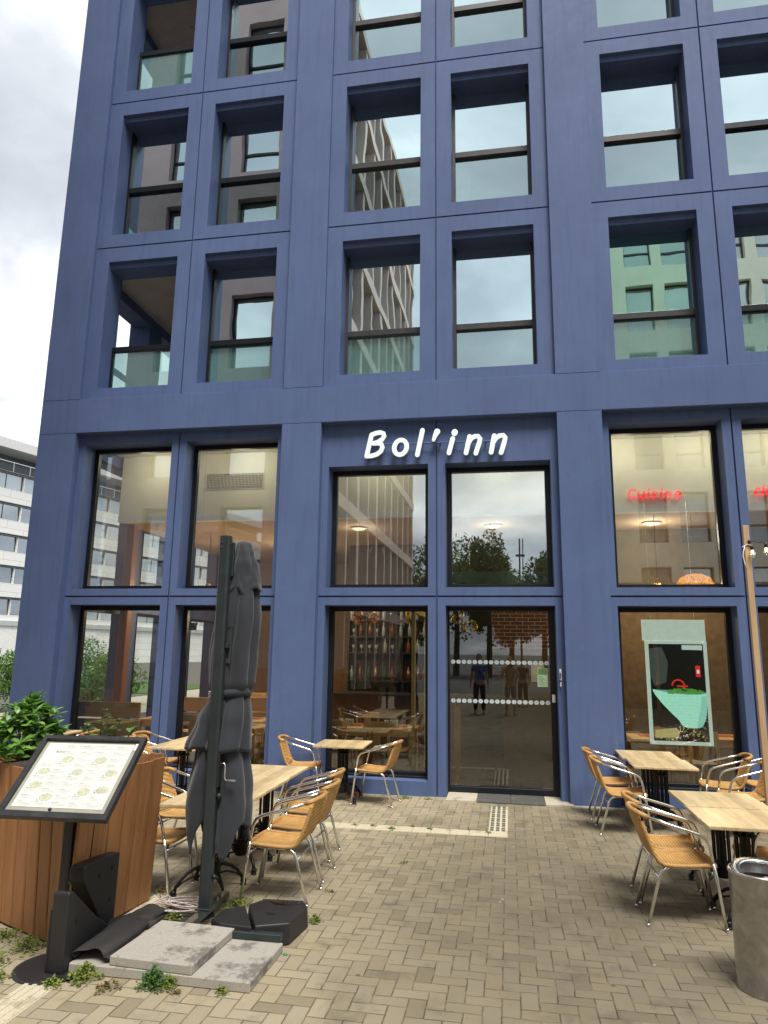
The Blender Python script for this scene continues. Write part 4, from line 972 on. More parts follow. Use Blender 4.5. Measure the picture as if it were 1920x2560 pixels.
mb.tube([cab(i / 24) for i in range(25)], .0045, 6); mb.ball(A, .018, 8, 6, (1, 1, 1.3)); mb.build('cable', M['black'], t, smooth=True)
mb = MB()
for ch_i, p in enumerate([Vector((3.668, -2.25, 3.19))] + [cab(.043 * (i + 1)) for i in range(9)]):
    mb = MB(); mb.lathe([(.0, .0), (.016, 0), (.018, -.018), (.0185, -.045), (.0, -.045)], (p.x, p.y, p.z), 12, caps=False); so = mb.build('bulb_socket', M['black'], t, smooth=True)
    mb = MB(); mb.lathe([(.014, -.045), (.022, -.06), (.031, -.09), (.031, -.108), (.022, -.128), (.004, -.138)], (p.x, p.y, p.z), 14, caps=False); mb.build('bulb_glass', M['glass_thin'], so, smooth=True)
    mb = MB(); mb.tube([(p.x - .007, p.y, p.z - .055), (p.x - .010, p.y, p.z - .10), (p.x, p.y, p.z - .06), (p.x + .010, p.y, p.z - .10), (p.x + .007, p.y, p.z - .055)], .0028, 5); mb.build('filament', M['warm'], so)

# ------------------------------------------------------------------ folded cantilever parasol
def fold_skin(mb, rows, n, seed, amp=.22, jag=None, seg=132, ysc=.80, tips=()):
    rr = random.Random(seed); ed = sorted(rr.uniform(-.32, .32) / n + (i + .5) / n for i in range(n)); dp = [rr.uniform(.55, 1.25) for _ in range(n)]
    dr = [rr.uniform(-.5, .5) for _ in range(n)]; vs = []
    for j, (z, cx, cy, hw) in enumerate(rows):
        f = j / (len(rows) - 1)
        for k in range(seg):
            a = 2 * pi * k / seg; u = k / seg; g_ = 0
            for i in range(n):                          # rounded ridges between narrow valleys that wander down the cloth
                c_ = ed[i] + .045 * dr[i] * sin(2.2 * f + dr[i] * 6) + .03 * dr[i] * f
                d = abs((u - c_ + .5) % 1 - .5) * n
                g_ += dp[i] * math.exp(-(d / .17) ** 1.3) * (.75 + .25 * sin(4 * f + i * 2.1))
            r = hw * (1 - amp * g_ + .035 * sin(a * 3 + f * 5 + seed) + .02 * sin(a * 7 - f * 9))
            zz_ = z
            if jag and f > jag[0]:
                q_ = (f - jag[0]) / (1 - jag[0]); t_ = sum(w_ * math.exp(-(((a - ta + pi) % (2 * pi) - pi) / sp_) ** 2) for ta, w_, sp_ in tips)
                zz_ = z - q_ ** 1.3 * jag[1] * t_ + .012 * q_ * sin(a * 5 + seed); r *= 1 - .10 * q_ * min(1, t_)
            vs.append((cx + r * cos(a), cy + r * sin(a) * ysc, zz_))
    N = len(rows)
    mb.add(vs, [(j * seg + k, j * seg + (k + 1) % seg, (j + 1) * seg + (k + 1) % seg, (j + 1) * seg + k) for j in range(N - 1) for k in range(seg)])
    return vs
def interp(tab, n):
    out = []; 
    for i in range(n):
        z = tab[0][0] + (tab[-1][0] - tab[0][0]) * i / (n - 1)
        for a, b in zip(tab, tab[1:]):
            if a[0] >= z >= b[0]:
                f = (a[0] - z) / (a[0] - b[0]) if a[0] != b[0] else 0; f = f * f * (3 - 2 * f)
                out.append((z, a[1] + (b[1] - a[1]) * f, a[2] + (b[2] - a[2]) * f, a[3] + (b[3] - a[3]) * f)); break
    return out
def make_parasol(label):
    t = thing('cantilever_parasol', label, 'parasol', (-1.235, -4.96, 0.0))
    ox, oy = 1.235, 4.96
    # mast: square tube with chamfered corners
    w_, h_, c_ = .044, .040, .012
    sec = [(-w_ + c_, -h_), (w_ - c_, -h_), (w_, -h_ + c_), (w_, h_ - c_), (w_ - c_, h_), (-w_ + c_, h_), (-w_, h_ - c_), (-w_, -h_ + c_)]
    mb = MB(); mb.prism(sec, .115, 2.93); mb.build('pole', M['darkgrey'], t, bevel=.002)
    mb = MB()
    for z in (2.87, 2.83): mb.ball((-.02, -.0405, z), .011, 10, 6, (1, .5, 1))
    mb.ball((.046, -.01, 2.86), .010, 10, 6, (.5, 1, 1)); mb.ball((.0, -.0405, 2.60), .004, 6, 4)
    mb.build('bolts', M['black'], t, smooth=True)
    mb = MB(); mb.prism([(-.02, .0405), (.055, .0405), (.055, .075), (-.02, .075)], 2.60, 2.885); mb.build('top_bracket', M['darkgrey'], t, bevel=.004)
    mb = MB(); mb.prism([(.0445, -.03), (.060, -.03), (.060, .03), (.0445, .03)], .97, 1.22); mk = MB(); mk.ball((.06, 0, .905), .022, 10, 6); mk.build('knob', M['black'], t, smooth=True); mk = MB(); mk.ball((.058, 0, .33), .018, 10, 6); mk.build('knob', M['black'], t, smooth=True); cb = mb.build('crank_housing', M['black'], t, bevel=.003)
    mb = MB(); mb.tube([(.055, -.02, 1.145), (.098, -.02, 1.147), (.106, -.02, 1.135), (.106, -.02, 1.05), (.112, -.02, 1.03), (.13, -.02, 1.022)], .006, 8); mb.build('crank', M['alu'], cb, smooth=True)
    mb = MB(); mb.tube([(.13, -.02, 1.022), (.195, -.02, 1.022)], .010, 8); mb.build('crank_grip', flat('grey_grip', (.16, .17, .18), .6), cb, smooth=True)
    # canopy, folded
    def L(tab): return [(z, (a + b) / 2 + ox, cy + oy, (b - a) / 2) for z, a, b, cy in tab]
    cap = L([(2.905, -1.155, -1.125, -4.80), (2.885, -1.20, -1.07, -4.80), (2.80, -1.215, -1.045, -4.80), (2.70, -1.25, -1.01, -4.79), (2.60, -1.29, -.985, -4.78), (2.545, -1.34, -.970, -4.78)])
    body = L([(2.75, -1.20, -1.06, -4.79), (2.55, -1.31, -1.0, -4.78), (2.29, -1.36, -.975, -4.78), (1.96, -1.395, -.995, -4.78), (1.75, -1.385, -1.005, -4.78), (1.66, -1.355, -1.04, -4.78), (1.45, -1.46, -1.005, -4.78), (1.24, -1.545, -.99, -4.78)])
    skirt = L([(1.55, -1.36, -1.05, -4.77), (1.25, -1.47, -1.02, -4.77), (.98, -1.53, -.97, -4.77), (.88, -1.52, -.955, -4.77), (.78, -1.49, -.955, -4.77)])
    T1 = [(rad(a_), w_, rad(b_)) for a_, w_, b_ in ((190, .6, 26), (250, .7, 22), (300, 1.0, 20), (352, .7, 22), (60, 1, 25), (120, .8, 25))]
    T2 = [(rad(a_), w_, rad(b_)) for a_, w_, b_ in ((205, .25, 30), (270, .15, 25), (330, .3, 30), (90, .3, 60))]
    T3 = [(rad(a_), w_, rad(b_)) for a_, w_, b_ in ((214, 1.05, 26), (293, 1.12, 24), (345, .35, 22), (40, .9, 30), (130, .9, 30))]
    for nm, tab, n_, sd_, am, jg, rows, tp_ in (('canopy_cap', cap, 7, 3, .18, (.45, .10), 24, T1), ('canopy', body, 8, 5, .30, (.80, .06), 64, T2), ('canopy_skirt', skirt, 8, 11, .36, (.25, .30), 48, T3)):
        mb = MB(); rws = interp(tab, rows)
        fold_skin(mb, rws, n_, sd_, am, jg, tips=tp_)
        hem = MB(); e_ = mb.v[-132:]; hem.tube([(x_, y_, z_) for x_, y_, z_ in e_ + e_[:1]], .0035, 5, False)
        for ks in ((78, 104) if nm != 'canopy_cap' else (90,)): hem.tube([tuple(Vector(mb.v[j_ * 132 + ks]) + Vector((0, -.004, 0))) for j_ in range(0, len(rws), 2)], .0022, 4, False)
        if nm == 'canopy_cap': mb.add([mb.v[k] for k in range(132)], [tuple(range(132))])
        o = mb.build(nm, M['canopy'], t, smooth=True); md = o.modifiers.new('s', 'SOLIDIFY'); md.thickness = .004; hem.build('seam', flat('grey_seam', (.085, .09, .10), .8) if nm == 'canopy_cap' else bpy.data.materials['grey_seam'], o)
    # strap tied round the cloth
    mb = MB(); pts = []; cx, cy = -1.197 + ox, -4.78 + oy
    seg = 40; vs = []
    for k in range(seg):
        a = 2 * pi * k / seg
        for z in (1.635, 1.695): vs.append((cx + .172 * cos(a), cy + .135 * sin(a), z + .012 * cos(a)))
    mb.add(vs, [(2 * k, (2 * k + 2) % (2 * seg), (2 * k + 3) % (2 * seg), 2 * k + 1) for k in range(seg)])
    o = mb.build('strap', M['canopy'], t, smooth=True); md = o.modifiers.new('s', 'SOLIDIFY'); md.thickness = .005
    mb = MB(); mb.cbox((cx - .135, cy - .085, 1.655), (.035, .02, .05)); mb.build('buckle', M['alu'], t, bevel=.004)
    # cloth handle and catch
    mb = MB(); mb.box((.062, .028, 1.93), (.085, .034, 2.19)); mb.box((.050, .027, 2.185), (.088, .035, 2.215)); mb.box((.040, .026, 1.90), (.078, .036, 1.935)); mb.build('cloth_handle', M['canopy'], t, bevel=.003)
    mb = MB(); mb.box((.0445, -.012, 2.02), (.072, .025, 2.06)); mb.build('catch', M['darkgrey'], t, bevel=.004)
    # cross foot
    mb = MB(); mb.box((.36, -.365, .062), (.71, -.31, .108)); mb.build('cross_foot', M['darkgrey'], t, bevel=.004)
    mb = MB(); mb.box((-.035, -.309, .064), (.03, .40, .106)); mb.build('cross_foot', M['darkgrey'], t, bevel=.004)
    mb = MB(); mb.box((-.06, -.055, .1065), (.06, .055, .12)); mb.build('foot_plate', M['darkgrey'], t, bevel=.003)
    return t
par = make_parasol('folded charcoal cantilever parasol on a dark square pole at the left')
o = copy_tree(par); o.location = (-9.2, 4.0, 0); o['label'] = 'folded grey parasol outside, seen through the corner windows'; o['group'] = par['group'] = 'folded cantilever parasols'

# ------------------------------------------------------------------ slabs, weights, rubber bag, rope
for k, (x0, y0, x1, y1, z0, rz, lb) in enumerate(((-1.735, -5.885, -1.135, -5.295, .0, 0, 'pinkish concrete slab on the paving, left one under the upper slab'), (-1.125, -5.905, -.515, -5.305, .0, 0, 'pinkish concrete slab on the paving with its right half bare'), (-1.45, -5.885, -.885, -5.265, .0, 1, 'damp stained concrete slab lying on top of the two others'))):
    mb = MB(); cx, cy = (x0 + x1) / 2, (y0 + y1) / 2; zb = .001 if k < 2 else .0605
    mb.box((x0 - cx, y0 - cy, 0), (x1 - cx, y1 - cy, .058 if k < 2 else .055))
    o = mb.build('concrete_slab', M['slab'], bevel=.005, loc=(cx, cy, zb)); o.rotation_euler[2] = rad((0.5, -1.2, -3)[k])
    tag(o, lb, 'slab', 'concrete slabs under the parasol')
bpm = M['black']
def holes(mb, pts, x, r=.018):
    for y, z in pts: mb.add([(x, y + r * cos(a) * .8, z + r * sin(a)) for a in [2 * pi * k / 14 for k in range(14)]], [tuple(range(14))])
void = flat('deep_black', (.002, .002, .002), .9)
t = thing('parasol_weight', 'black plastic wedge weight standing on edge on the round iron base', 'weight', (-1.79, -5.65, 0.012), 0, 'black parasol weights')
Mx = Matrix(((0, 0, 1, 0), (1, 0, 0, 0), (0, 1, 0, 0), (0, 0, 0, 1)))   # (a,b,c)->(c,a,b): polygon in (y,z), extrude along x
mb = MB(); mb.prism([(-.295, 0), (.30, 0), (.30, .06), (.045, .225), (-.245, .468), (-.285, .475), (-.297, .46)], -.055, .055, Mx); mb.build('body', bpm, t, bevel=.012, seg=3)
mb = MB(); mb.prism([(-.292, 0), (-.12, 0), (-.20, .37), (-.288, .37)], -.075, -.0551, Mx); mb.build('foot_block', bpm, t, bevel=.006)
mb = MB(); holes(mb, [(-.19, .27), (.12, .06)], .0556); mb.build('holes', void, t)
t = thing('parasol_weight', 'black plastic wedge weight leaning against the planter boards', 'weight', (-1.885, -5.42, 0.005), 0, 'black parasol weights')
mb = MB(); mb.prism([(.045, .0), (.22, .0), (.235, .52), (-.19, .545), (-.225, .53), (-.232, .455), (.03, .125)], -.055, .055, Mx); mb.build('body', bpm, t, bevel=.012, seg=3)
mb = MB(); holes(mb, [(.13, .44), (-.03, .43), (.13, .23)], .0556); mb.build('holes', void, t)
t = thing('parasol_weight', 'flat black plastic weight on the paving right of the pole, wet on top', 'weight', (0, 0, 0.002), 0, 'black parasol weights')
mb = MB(); mb.prism([(-.985, -5.285), (-.700, -5.300), (-.90, -4.80), (-1.04, -4.99)][0:1] + [(-.735, -5.305), (-.935, -4.905), (-1.08, -5.02), (-1.08, -5.22)], 0, .135, None, .03); mb.build('body', bpm, t, bevel=.012, seg=3)
wetm = flat('wet_black_plastic', (.008, .008, .009), .06)
t = thing('parasol_weight', 'flat five sided black weight on the paving, nearest the rattan chair', 'weight', (0, 0, 0.002), 0, 'black parasol weights')
mb = MB(); mb.prism([(-.725, -5.305), (-.50, -5.20), (-.46, -4.86), (-.53, -4.73), (-.84, -4.75), (-.925, -4.90)], 0, .14, None, .04); mb.build('body', bpm, t, bevel=.012, seg=3)
mb = MB(); mb.add([(-.66 + .11 * cos(a) * (1 + .25 * sin(3 * a)), -4.83 + .05 * sin(a) * (1 + .2 * cos(2 * a)), .1425) for a in [2 * pi * k / 24 for k in range(24)]], [tuple(range(24))]); mb.build('puddle', wetm, t)
mb = MB(); mb.add([(-.69 + .035 * cos(a), -5.05 + .02 * sin(a), .1425) for a in [2 * pi * k / 18 for k in range(18)]], [tuple(range(18))]); mb.build('filler_cap', void, t)
# crumpled rubber sheet / bag
mb = MB(); rr = random.Random(4); n1, n2 = 26, 16; vs = []
A, B = Vector((-1.60, -5.86, .0)), Vector((-1.70, -4.86, .0))
for i in range(n1):
    f = i / (n1 - 1); c = A.lerp(B, f) + Vector((.02 * sin(f * 7), 0, 0)); hw = .135 * (1 - .15 * f) ; hh = .058 * (1 + .3 * sin(f * 5))
    for k in range(n2):
        a = -.5 + (pi + 1.0) * k / (n2 - 1)
        rrn = 1 + .16 * sin(k * 1.3 + f * 9) + rr.uniform(-.05, .05)
        vs.append((c.x + hw * cos(a) * rrn, c.y + .02 * sin(k), max(.064 - .05 * min(1, f * 1.0), c.z + (.066 if f < .62 else .02) + hh * (sin(a) + .15) * rrn)))
mb.add(vs, [(i * n2 + k, i * n2 + k + 1, (i + 1) * n2 + k + 1, (i + 1) * n2 + k) for i in range(n1 - 1) for k in range(n2 - 1)])
o = mb.build('rubber_sleeve', M['rubber'], smooth=True); md = o.modifiers.new('s', 'SOLIDIFY'); md.thickness = .006; md = o.modifiers.new('u', 'SUBSURF'); md.levels = 1; md.render_levels = 1
tag(o, 'crumpled worn black rubber sleeve lying between planter and slabs', 'sleeve')
def rope_m():
    tt = NT('speckled_rope'); sp = tt.n('ShaderNodeTexVoronoi', {'Scale': 110.0}); tt.set(sp.inputs['Vector'], tt.coord())
    tt.pbr(tt.ramp(sp.outputs['Distance'], [(.2, (.09, .07, .08)), (.5, (.55, .46, .44))]), .9); return tt.m
mb = MB(); rr = random.Random(8); pts = []
cx, cy = -1.47, -4.76
for i in range(150):
    f = i / 149; a = f * 2 * pi * 6.2; R_ = .10 + .08 * sin(f * 9) + .04 * sin(f * 23)
    pts.append((cx + (R_ + .07) * cos(a) + .03 * sin(f * 31), cy + R_ * .8 * sin(a), .012 + .035 * abs(sin(f * 14)) + .01 * f * 3))
mb.tube(pts, .006, 6); mb.tube([(-1.66, -4.80, .02), (-1.75, -4.72, .05), (-1.70, -4.62, .06), (-1.60, -4.66, .03), (-1.55, -4.74, .02)], .006, 6)
tag(mb.build('rope', rope_m(), smooth=True), 'tangled speckled rope lying on the paving behind the parasol pole', 'rope')
mb = MB(); mb.prism([(-1.62, -4.95), (-1.30, -4.98), (-1.22, -4.80), (-1.35, -4.62), (-1.60, -4.66), (-1.70, -4.8)], .001, .012); tag(mb.build('black_bag', flat('dark_cloth', (.03, .028, .03), .9, var=.4)), 'flat dark cloth lying under the tangled rope', 'cloth')

# ------------------------------------------------------------------ menu stand
t = thing('menu_stand', 'black menu stand with a tilted framed menu on a round base', 'menu stand', (-1.86, -5.84, 0.001))
mb = MB(); mb.lathe([(0, .012), (.225, .012), (.245, .006), (.245, 0), (0, 0)], (0, 0, 0), 48, caps=False); mb.build('base', M['black'], t, smooth=False)
mb = MB(); mb.cbox((-.005, .02, .58), (.05, .03, 1.13)); mb.build('post', M['black'], t, bevel=.003)
tl = .781; ex = Vector((cos(-.023), sin(-.023), 0)); upv = Vector((-sin(-.023) * cos(tl), cos(-.023) * cos(tl), sin(tl))); nn_ = ex.cross(upv)
e2 = ex * cos(.018) + upv * sin(.018); u2 = nn_.cross(e2)
MM = Matrix((e2, u2, nn_)).transposed().to_4x4(); MM.translation = Vector((.01, 0, 1.169))
def mbm(mb): mb.v = [tuple(MM @ Vector(v)) for v in mb.v]; return mb
W2, H2 = .394, .3175
mb = MB(); f_ = .032
for a, b in (((-W2, -H2, -.03), (-W2 + f_, H2, .012)), ((W2 - f_, -H2, -.03), (W2, H2, .012)), ((-W2 + f_, -H2 + .0003, -.0295), (W2 - f_, -H2 + f_ + .012, .0115)), ((-W2 + f_, H2 - f_, -.0295), (W2 - f_, H2 - .0003, .0115))): mb.box(a, b)
fr = mbm(mb).build('frame', flat('worn_black_wood', (.022, .023, .026), .45, 0, .4, 12, bump=.3), t, bevel=.002)
mb = MB(); mb.box((-W2 + f_, -H2 + f_ + .012, -.029), (W2 - f_, H2 - f_, -.018)); mbm(mb).build('back_panel', flat('aged_backing', (.42, .41, .35), .7), t)
mb = MB(); mb.box((-.335, -.232, -.0175), (.318, .268, -.0155)); pp = mbm(mb).build('menu_sheet', M['paper'], t)
mb = MB(); mb.ball((-.02, -.262, .013), .012, 10, 6); mbm(mb).build('lock', M['black'], t, smooth=True)
lines = MB(); r_ = random.Random(21)
def ln(x, y, l, h=.0016, d=0): lines.box((x, y, -.0154), (x + l, y + h, -.0151))
colx = [-.31, -.185, -.06, .065, .19]
skip = {(0, 0), (0, 1), (1, 2), (0, 4), (2, 4), (0, 6), (3, 2), (3, 7), (4, 4), (1, 8), (4, 6)}
for ci, x in enumerate(colx):
    for ri in range(10):
        if (ci, ri) in skip or (ci, ri + 0) in {(0, 2)}: continue
        y = .245 - ri * .049
        ln(x, y, r_.uniform(.03, .06), .003); ln(x + .10, y, .012, .0022)
        for q_ in range(3): ln(x, y - .008 - q_ * .007, r_.uniform(.07, .112), .0011)
lines = mbm(lines).build('menu_text', flat('grey_print', (.22, .22, .22), .7), pp)
pl = MB(); dk = MB()
for (ci, ri, k_) in ((1, 2, .042), (0, 4, .042), (2, 4, .040), (0, 6.2, .045), (3, 2, .044), (3, 7, .045), (4, 4, .043), (1, 8, .045), (4, 6.6, .042)):
    x = colx[ci] + .06; y = .245 - ri * .049 - .012
    pl.add([(x + k_ * cos(2 * pi * a / 24), y + k_ * .62 * sin(2 * pi * a / 24), -.0153) for a in range(24)], [tuple(range(24))])
    for a in range(24):
        c0, c1 = 2 * pi * a / 24, 2 * pi * (a + 1) / 24; 
        if r_.random() < .75: dk.add([(x + k_ * cos(c0), y + k_ * .62 * sin(c0), -.0151), (x + k_ * cos(c1), y + k_ * .62 * sin(c1), -.0151), (x + k_ * .95 * cos(c1), y + k_ * .59 * sin(c1), -.0151), (x + k_ * .95 * cos(c0), y + k_ * .59 * sin(c0), -.0151)], [(0, 1, 2, 3)])
    dk.box((x - k_ - .008, y - k_ * .6, -.0152), (x - k_ + .002, y - k_ * .6 + .008, -.0150))
mbm(pl).build('dish_pictures', flat('pale_dish_print', (.66, .66, .50), .7, var=.25, scale=60), pp); mbm(dk).build('dish_outlines', flat('dark_dish_print', (.22, .24, .22), .7), pp)
tx = text("Bol'inn", .024, flat('dark_print', (.15, .15, .15), .7), (0, 0, 0), parent=pp, name='menu_heading'); tx.matrix_local = MM @ Matrix.Translation((-.215, .195, -.0150))
mb = MB(); mb.cbox((.345, .25, -.0150), (.04, .055, .001)); mbm(mb).build('side_label', M['paper'], t)
gls_ = MB(); gls_.quad((-W2 + f_, -H2 + f_ + .012, -.004), (W2 - f_, -H2 + f_ + .012, -.004), (W2 - f_, H2 - f_, -.004), (-W2 + f_, H2 - f_, -.004)); mbm(gls_).build('glass', M['glass_thin'], t)

# ------------------------------------------------------------------ planter with boards
t = thing('wooden_planter', 'large brown stained planter of upright boards behind the menu stand', 'planter', (0, 0, 0))
poly = [(-3.5, -4.89), (-2.005, -5.56), (-1.885, -4.60), (-3.3, -4.20)]
cen = Vector((-2.65, -4.85)); rr = random.Random(2)
mb = MB(); bi = 0; BW = .150
for a, b in zip(poly, poly[1:] + poly[:1]):
    a, b = Vector(a), Vector(b); L_ = (b - a).length; n = max(1, round(L_ / BW)); d = (b - a) / n; nrm = Vector((d.y, -d.x)).normalized()
    if nrm.dot((a + b) / 2 - cen) < 0: nrm = -nrm
    for i in range(n):
        p0, p1 = a + d * i, a + d * (i + 1); g_ = d.normalized() * .0055
        H_ = 1.12 + rr.uniform(-.012, .012) + (.07 if rr.random() < .14 else 0); fl = .055 + rr.uniform(-.004, .004)
        q0, q1 = p0 + g_, p1 - g_; wide = 1.055
        t0 = q0 + nrm * fl; t1 = q1 + nrm * fl; off = nrm * .022
        # board with a central rib
        m0, m1 = q0.lerp(q1, .66), q0.lerp(q1, .93); k0, k1 = t0.lerp(t1, .66), t0.lerp(t1, .93); rb = nrm * (.022 + .0025)
        lo = [q0, q0 + off, m0 + off, m0 + rb, m1 + rb, m1 + off, q1 + off, q1]; hi = [t0, t0 + off, k0 + off, k0 + rb, k1 + rb, k1 + off, t1 + off, t1]
        vs = [(v.x, v.y, .02) for v in lo] + [(v.x, v.y, H_) for v in hi]; N = 8
        mb.add(vs, [tuple(range(N)), tuple(reversed(range(N, 2 * N)))] + [(k, N + k, N + (k + 1) % N, (k + 1) % N) for k in range(N)])
mb.build('boards', M['planter'], t)
mb = MB(); mb.prism([((p[0] - cen.x) * .97 + cen.x, (p[1] - cen.y) * .97 + cen.y) for p in poly], .9, 1.0); mb.build('soil', flat('soil', (.035, .025, .018), .95, 0, .4, 20, bump=.8), t)

# ------------------------------------------------------------------ plants
def leaf(mb, p, d, up_, L_, W_, bend=.25):
    d = d.normalized(); s_ = d.cross(up_)
    if s_.length < 1e-3: s_ = Vector((1, 0, 0))
    s_.normalize(); n_ = s_.cross(d).normalized()
    a = p; b = p + d * L_ * .35 + n_ * L_ * .05; c = p + d * L_ * .7 - n_ * bend * L_ * .1; e_ = p + d * L_ - n_ * bend * L_ * .45
    w1, w2 = s_ * W_ * .5, s_ * W_ * .42; dn = n_ * W_ * .10
    mb.add([a, b + w1 + dn, b, b - w1 + dn, c + w2 + dn, c, c - w2 + dn, e_], [(0, 2, 1), (0, 3, 2), (1, 2, 5, 4), (2, 3, 6, 5), (4, 5, 7), (5, 6, 7)])
def rvec(r_, z0=-.2, z1=1):
    a = r_.uniform(0, 2 * pi); z = r_.uniform(z0, z1); q_ = math.sqrt(max(0, 1 - z * z)); return Vector((q_ * cos(a), q_ * sin(a), z))
# laurel shrub: rosettes on stems
t = thing('laurel_shrub', 'dense glossy green laurel shrub growing in the wooden planter', 'shrub', (-2.80, -5.06, 1.12))
lf = MB(); stm = MB(); r_ = random.Random(12)
for k in range(84):
    d = rvec(r_, .0, 1); tip = Vector((d.x * .25, d.y * .27, .06 + d.z * .44 + r_.uniform(-.05, .04))) * r_.uniform(.72, 1.0)
    stm.tube([(d.x * .04, d.y * .04, 0), tip * .6 + Vector((0, 0, -.03)), tip], .0035, 4)
    ax = (tip.normalized() + Vector((0, 0, .9))).normalized()
    for q_ in range(11):
        dd = (rvec(r_, -.9, .9)); dd = (dd - ax * dd.dot(ax)).normalized() + ax * r_.uniform(-.1, 1.3)
        leaf(lf, tip - ax * r_.uniform(0, .05), dd, ax, r_.uniform(.085, .14), r_.uniform(.030, .046), r_.uniform(0, .5))
lf.build('crown', M['leaf'], t, smooth=True); stm.build('stem', M['stem'], t)
# round-leaved plant
t = thing('round_leaved_plant', 'thin stemmed plant with round green leaves behind the menu frame', 'plant', (-2.42, -4.62, 1.08))
lf = MB(); stm = MB(); r_ = random.Random(6)
for (sx, sy, h_) in ((0, 0, .42), (.12, .05, .34), (-.12, .02, .30), (.22, .08, .27), (-.2, .1, .25), (.06, -.03, .36)):
    top = Vector((sx * 1.3, sy, h_)); stm.tube([(sx * .4, sy * .4, 0), (sx * .9, sy, h_ * .6), top], .004, 5)
    for q_ in range(9):
        p = Vector((sx * (.6 + .07 * q_), sy, h_ * (.35 + .075 * q_))) ; d = rvec(r_, -.1, .5); leaf(lf, p, d, Vector((0, 0, 1)), r_.uniform(.05, .095), r_.uniform(.045, .075), .3)
lf.build('leaves', M['leaf2'], t, smooth=True); stm.build('stem', M['stem'], t)
# weeds
def weed(x, y, r, h, n, mat, lb, seed, z=0):
    lf = MB(); r_ = random.Random(seed)
    for k in range(n):
        a = r_.uniform(0, 2 * pi); q_ = r * 1.35 * r_.random() * (.6 + .5 * abs(sin(a * 2 + seed))); p = Vector((q_ * cos(a), q_ * sin(a), r_.uniform(0, h) * (1 - .6 * q_ / r)))
        leaf(lf, p, rvec(r_, -.1, .9), Vector((0, 0, 1)), r_.uniform(.012, .028), r_.uniform(.009, .018), .4)
    stm_n = max(3, n // 20)
    for k in range(stm_n):
        a = r_.uniform(0, 2 * pi); q_ = r * .8 * r_.random(); lf.tube([(0, 0, 0), (q_ * cos(a), q_ * sin(a), h * .7)], .0012, 3)
    return tag(lf.build('weed', M[mat], loc=(x, y, z)), lb, 'weed', 'weeds growing between the pavers')
for k, a in enumerate([(-2.50, -5.50, .10, .06, 190, 'weed', 'low green weed at the foot of the planter, far left'), (-2.22, -5.62, .10, .10, 260, 'weed', 'green weed patch between planter boards and black weights'), (-2.30, -5.86, .09, .07, 200, 'weed', 'green weed left of the round iron base'), (-2.36, -6.02, .07, .05, 120, 'weedr', 'reddish weed at the left edge by the round base'),
    (-2.12, -6.06, .08, .06, 190, 'weed', 'green weed at the bottom left in front of the round base'), (-1.585, -5.94, .085, .10, 320, 'weed', 'bushy yellow green weed in front of the left slab'), (-1.72, -6.06, .05, .05, 120, 'weed', 'small weed beside the cream tactile tiles'), (-1.12, -5.945, .075, .12, 330, 'leafw', 'dark green weed growing up in front of the middle of the slabs'),
    (-1.03, -5.93, .045, .07, 120, 'weed', 'smaller weed to the right of the dark one at the slabs'), (-.69, -5.94, .035, .04, 60, 'weed', 'tiny weed at the right front corner of the slab'), (-1.84, -5.27, .06, .10, 160, 'leafw', 'bright green weed between the weights and the rubber sleeve'), (-.45, -4.74, .05, .05, 110, 'weed', 'brownish weed at the corner of the flat black weight'),
    (-1.15, -4.56, .14, .04, 260, 'weed', 'low green weed behind the flat black weights'), (-1.50, -4.92, .07, .05, 120, 'weed', 'low weed among the tangled rope'), (-1.86, -4.40, .10, .05, 150, 'weedr', 'dry weed at the back foot of the planter'), (-1.38, -6.02, .06, .03, 80, 'weedr', 'reddish low weed in front of the slabs'), (-.95, -6.0, .03, .02, 30, 'weedr', 'tiny orange weed in front of the slabs'),
    (-.42, -.13, .06, .04, 80, 'weed', 'small weed at the wall below the bar window'), (-1.50, -.02, .07, .14, 120, 'leafw', 'weed growing beside the wall behind the small table'), (-.1, -.13, .05, .02, 40, 'weed', 'tiny weed at the chipped corner of the wall'), (0.0, -3.13, .035, .02, 26, 'weed', 'tiny weed alone in the middle of the terrace'), (-.50, -4.08, .05, .015, 30, 'weed', 'tiny weed right of the row of three chairs'),
    (-.784, -1.79, .03, .02, 30, 'weed', 'tiny weed on the tactile strip, first from left'), (-.56, -1.80, .035, .03, 40, 'weed', 'tiny weed on the tactile strip, second from left'), (-.336, -1.87, .04, .03, 50, 'weed', 'tiny weed on the tactile strip, third from left'), (-.12, -1.71, .03, .02, 30, 'weed', 'tiny weed on the tactile strip, fourth from left'), (.10, -1.78, .035, .03, 40, 'weed', 'tiny weed on the tactile strip, fifth from left'), (.54, -1.71, .02, .02, 20, 'weed', 'tiny weed on the tactile strip, sixth from left'), (.775, -1.80, .03, .02, 30, 'weed', 'tiny weed at the corner of the tactile pad')]):
    M.setdefault('leafw', m_leaf('dark_weed_leaves', (.03, .10, .015), (.08, .20, .03), .6)); weed(a[0], a[1], a[2], a[3], int(a[4] * 1.0), a[5], a[6], 40 + k, .002 if a[1] > -5.95 or True else 0)
mb = MB(); r_ = random.Random(3)
for k in range(14): mb.ball((r_.uniform(-.1, .1), r_.uniform(-.03, .03), .008 + r_.uniform(0, .015)), r_.uniform(.01, .02), 7, 5, (1.6, 1, .6))
tag(mb.build('red_net', flat('red_net', (.55, .03, .03), .7), loc=(-1.2, -.08, .002)), 'crumpled red net lying at the wall behind the small table', 'net')
mb = MB(); mb.lathe([(0, 0), (.014, 0), (.015, .006), (.012, .008), (0, .008)], seg=16, caps=False); tag(mb.build('green_disc', flat('green_cap', (.05, .25, .14), .4), loc=(-.62 + .14, -5.35, .001), smooth=True), 'small green bottle cap lying on the paving right of the slab', 'litter')
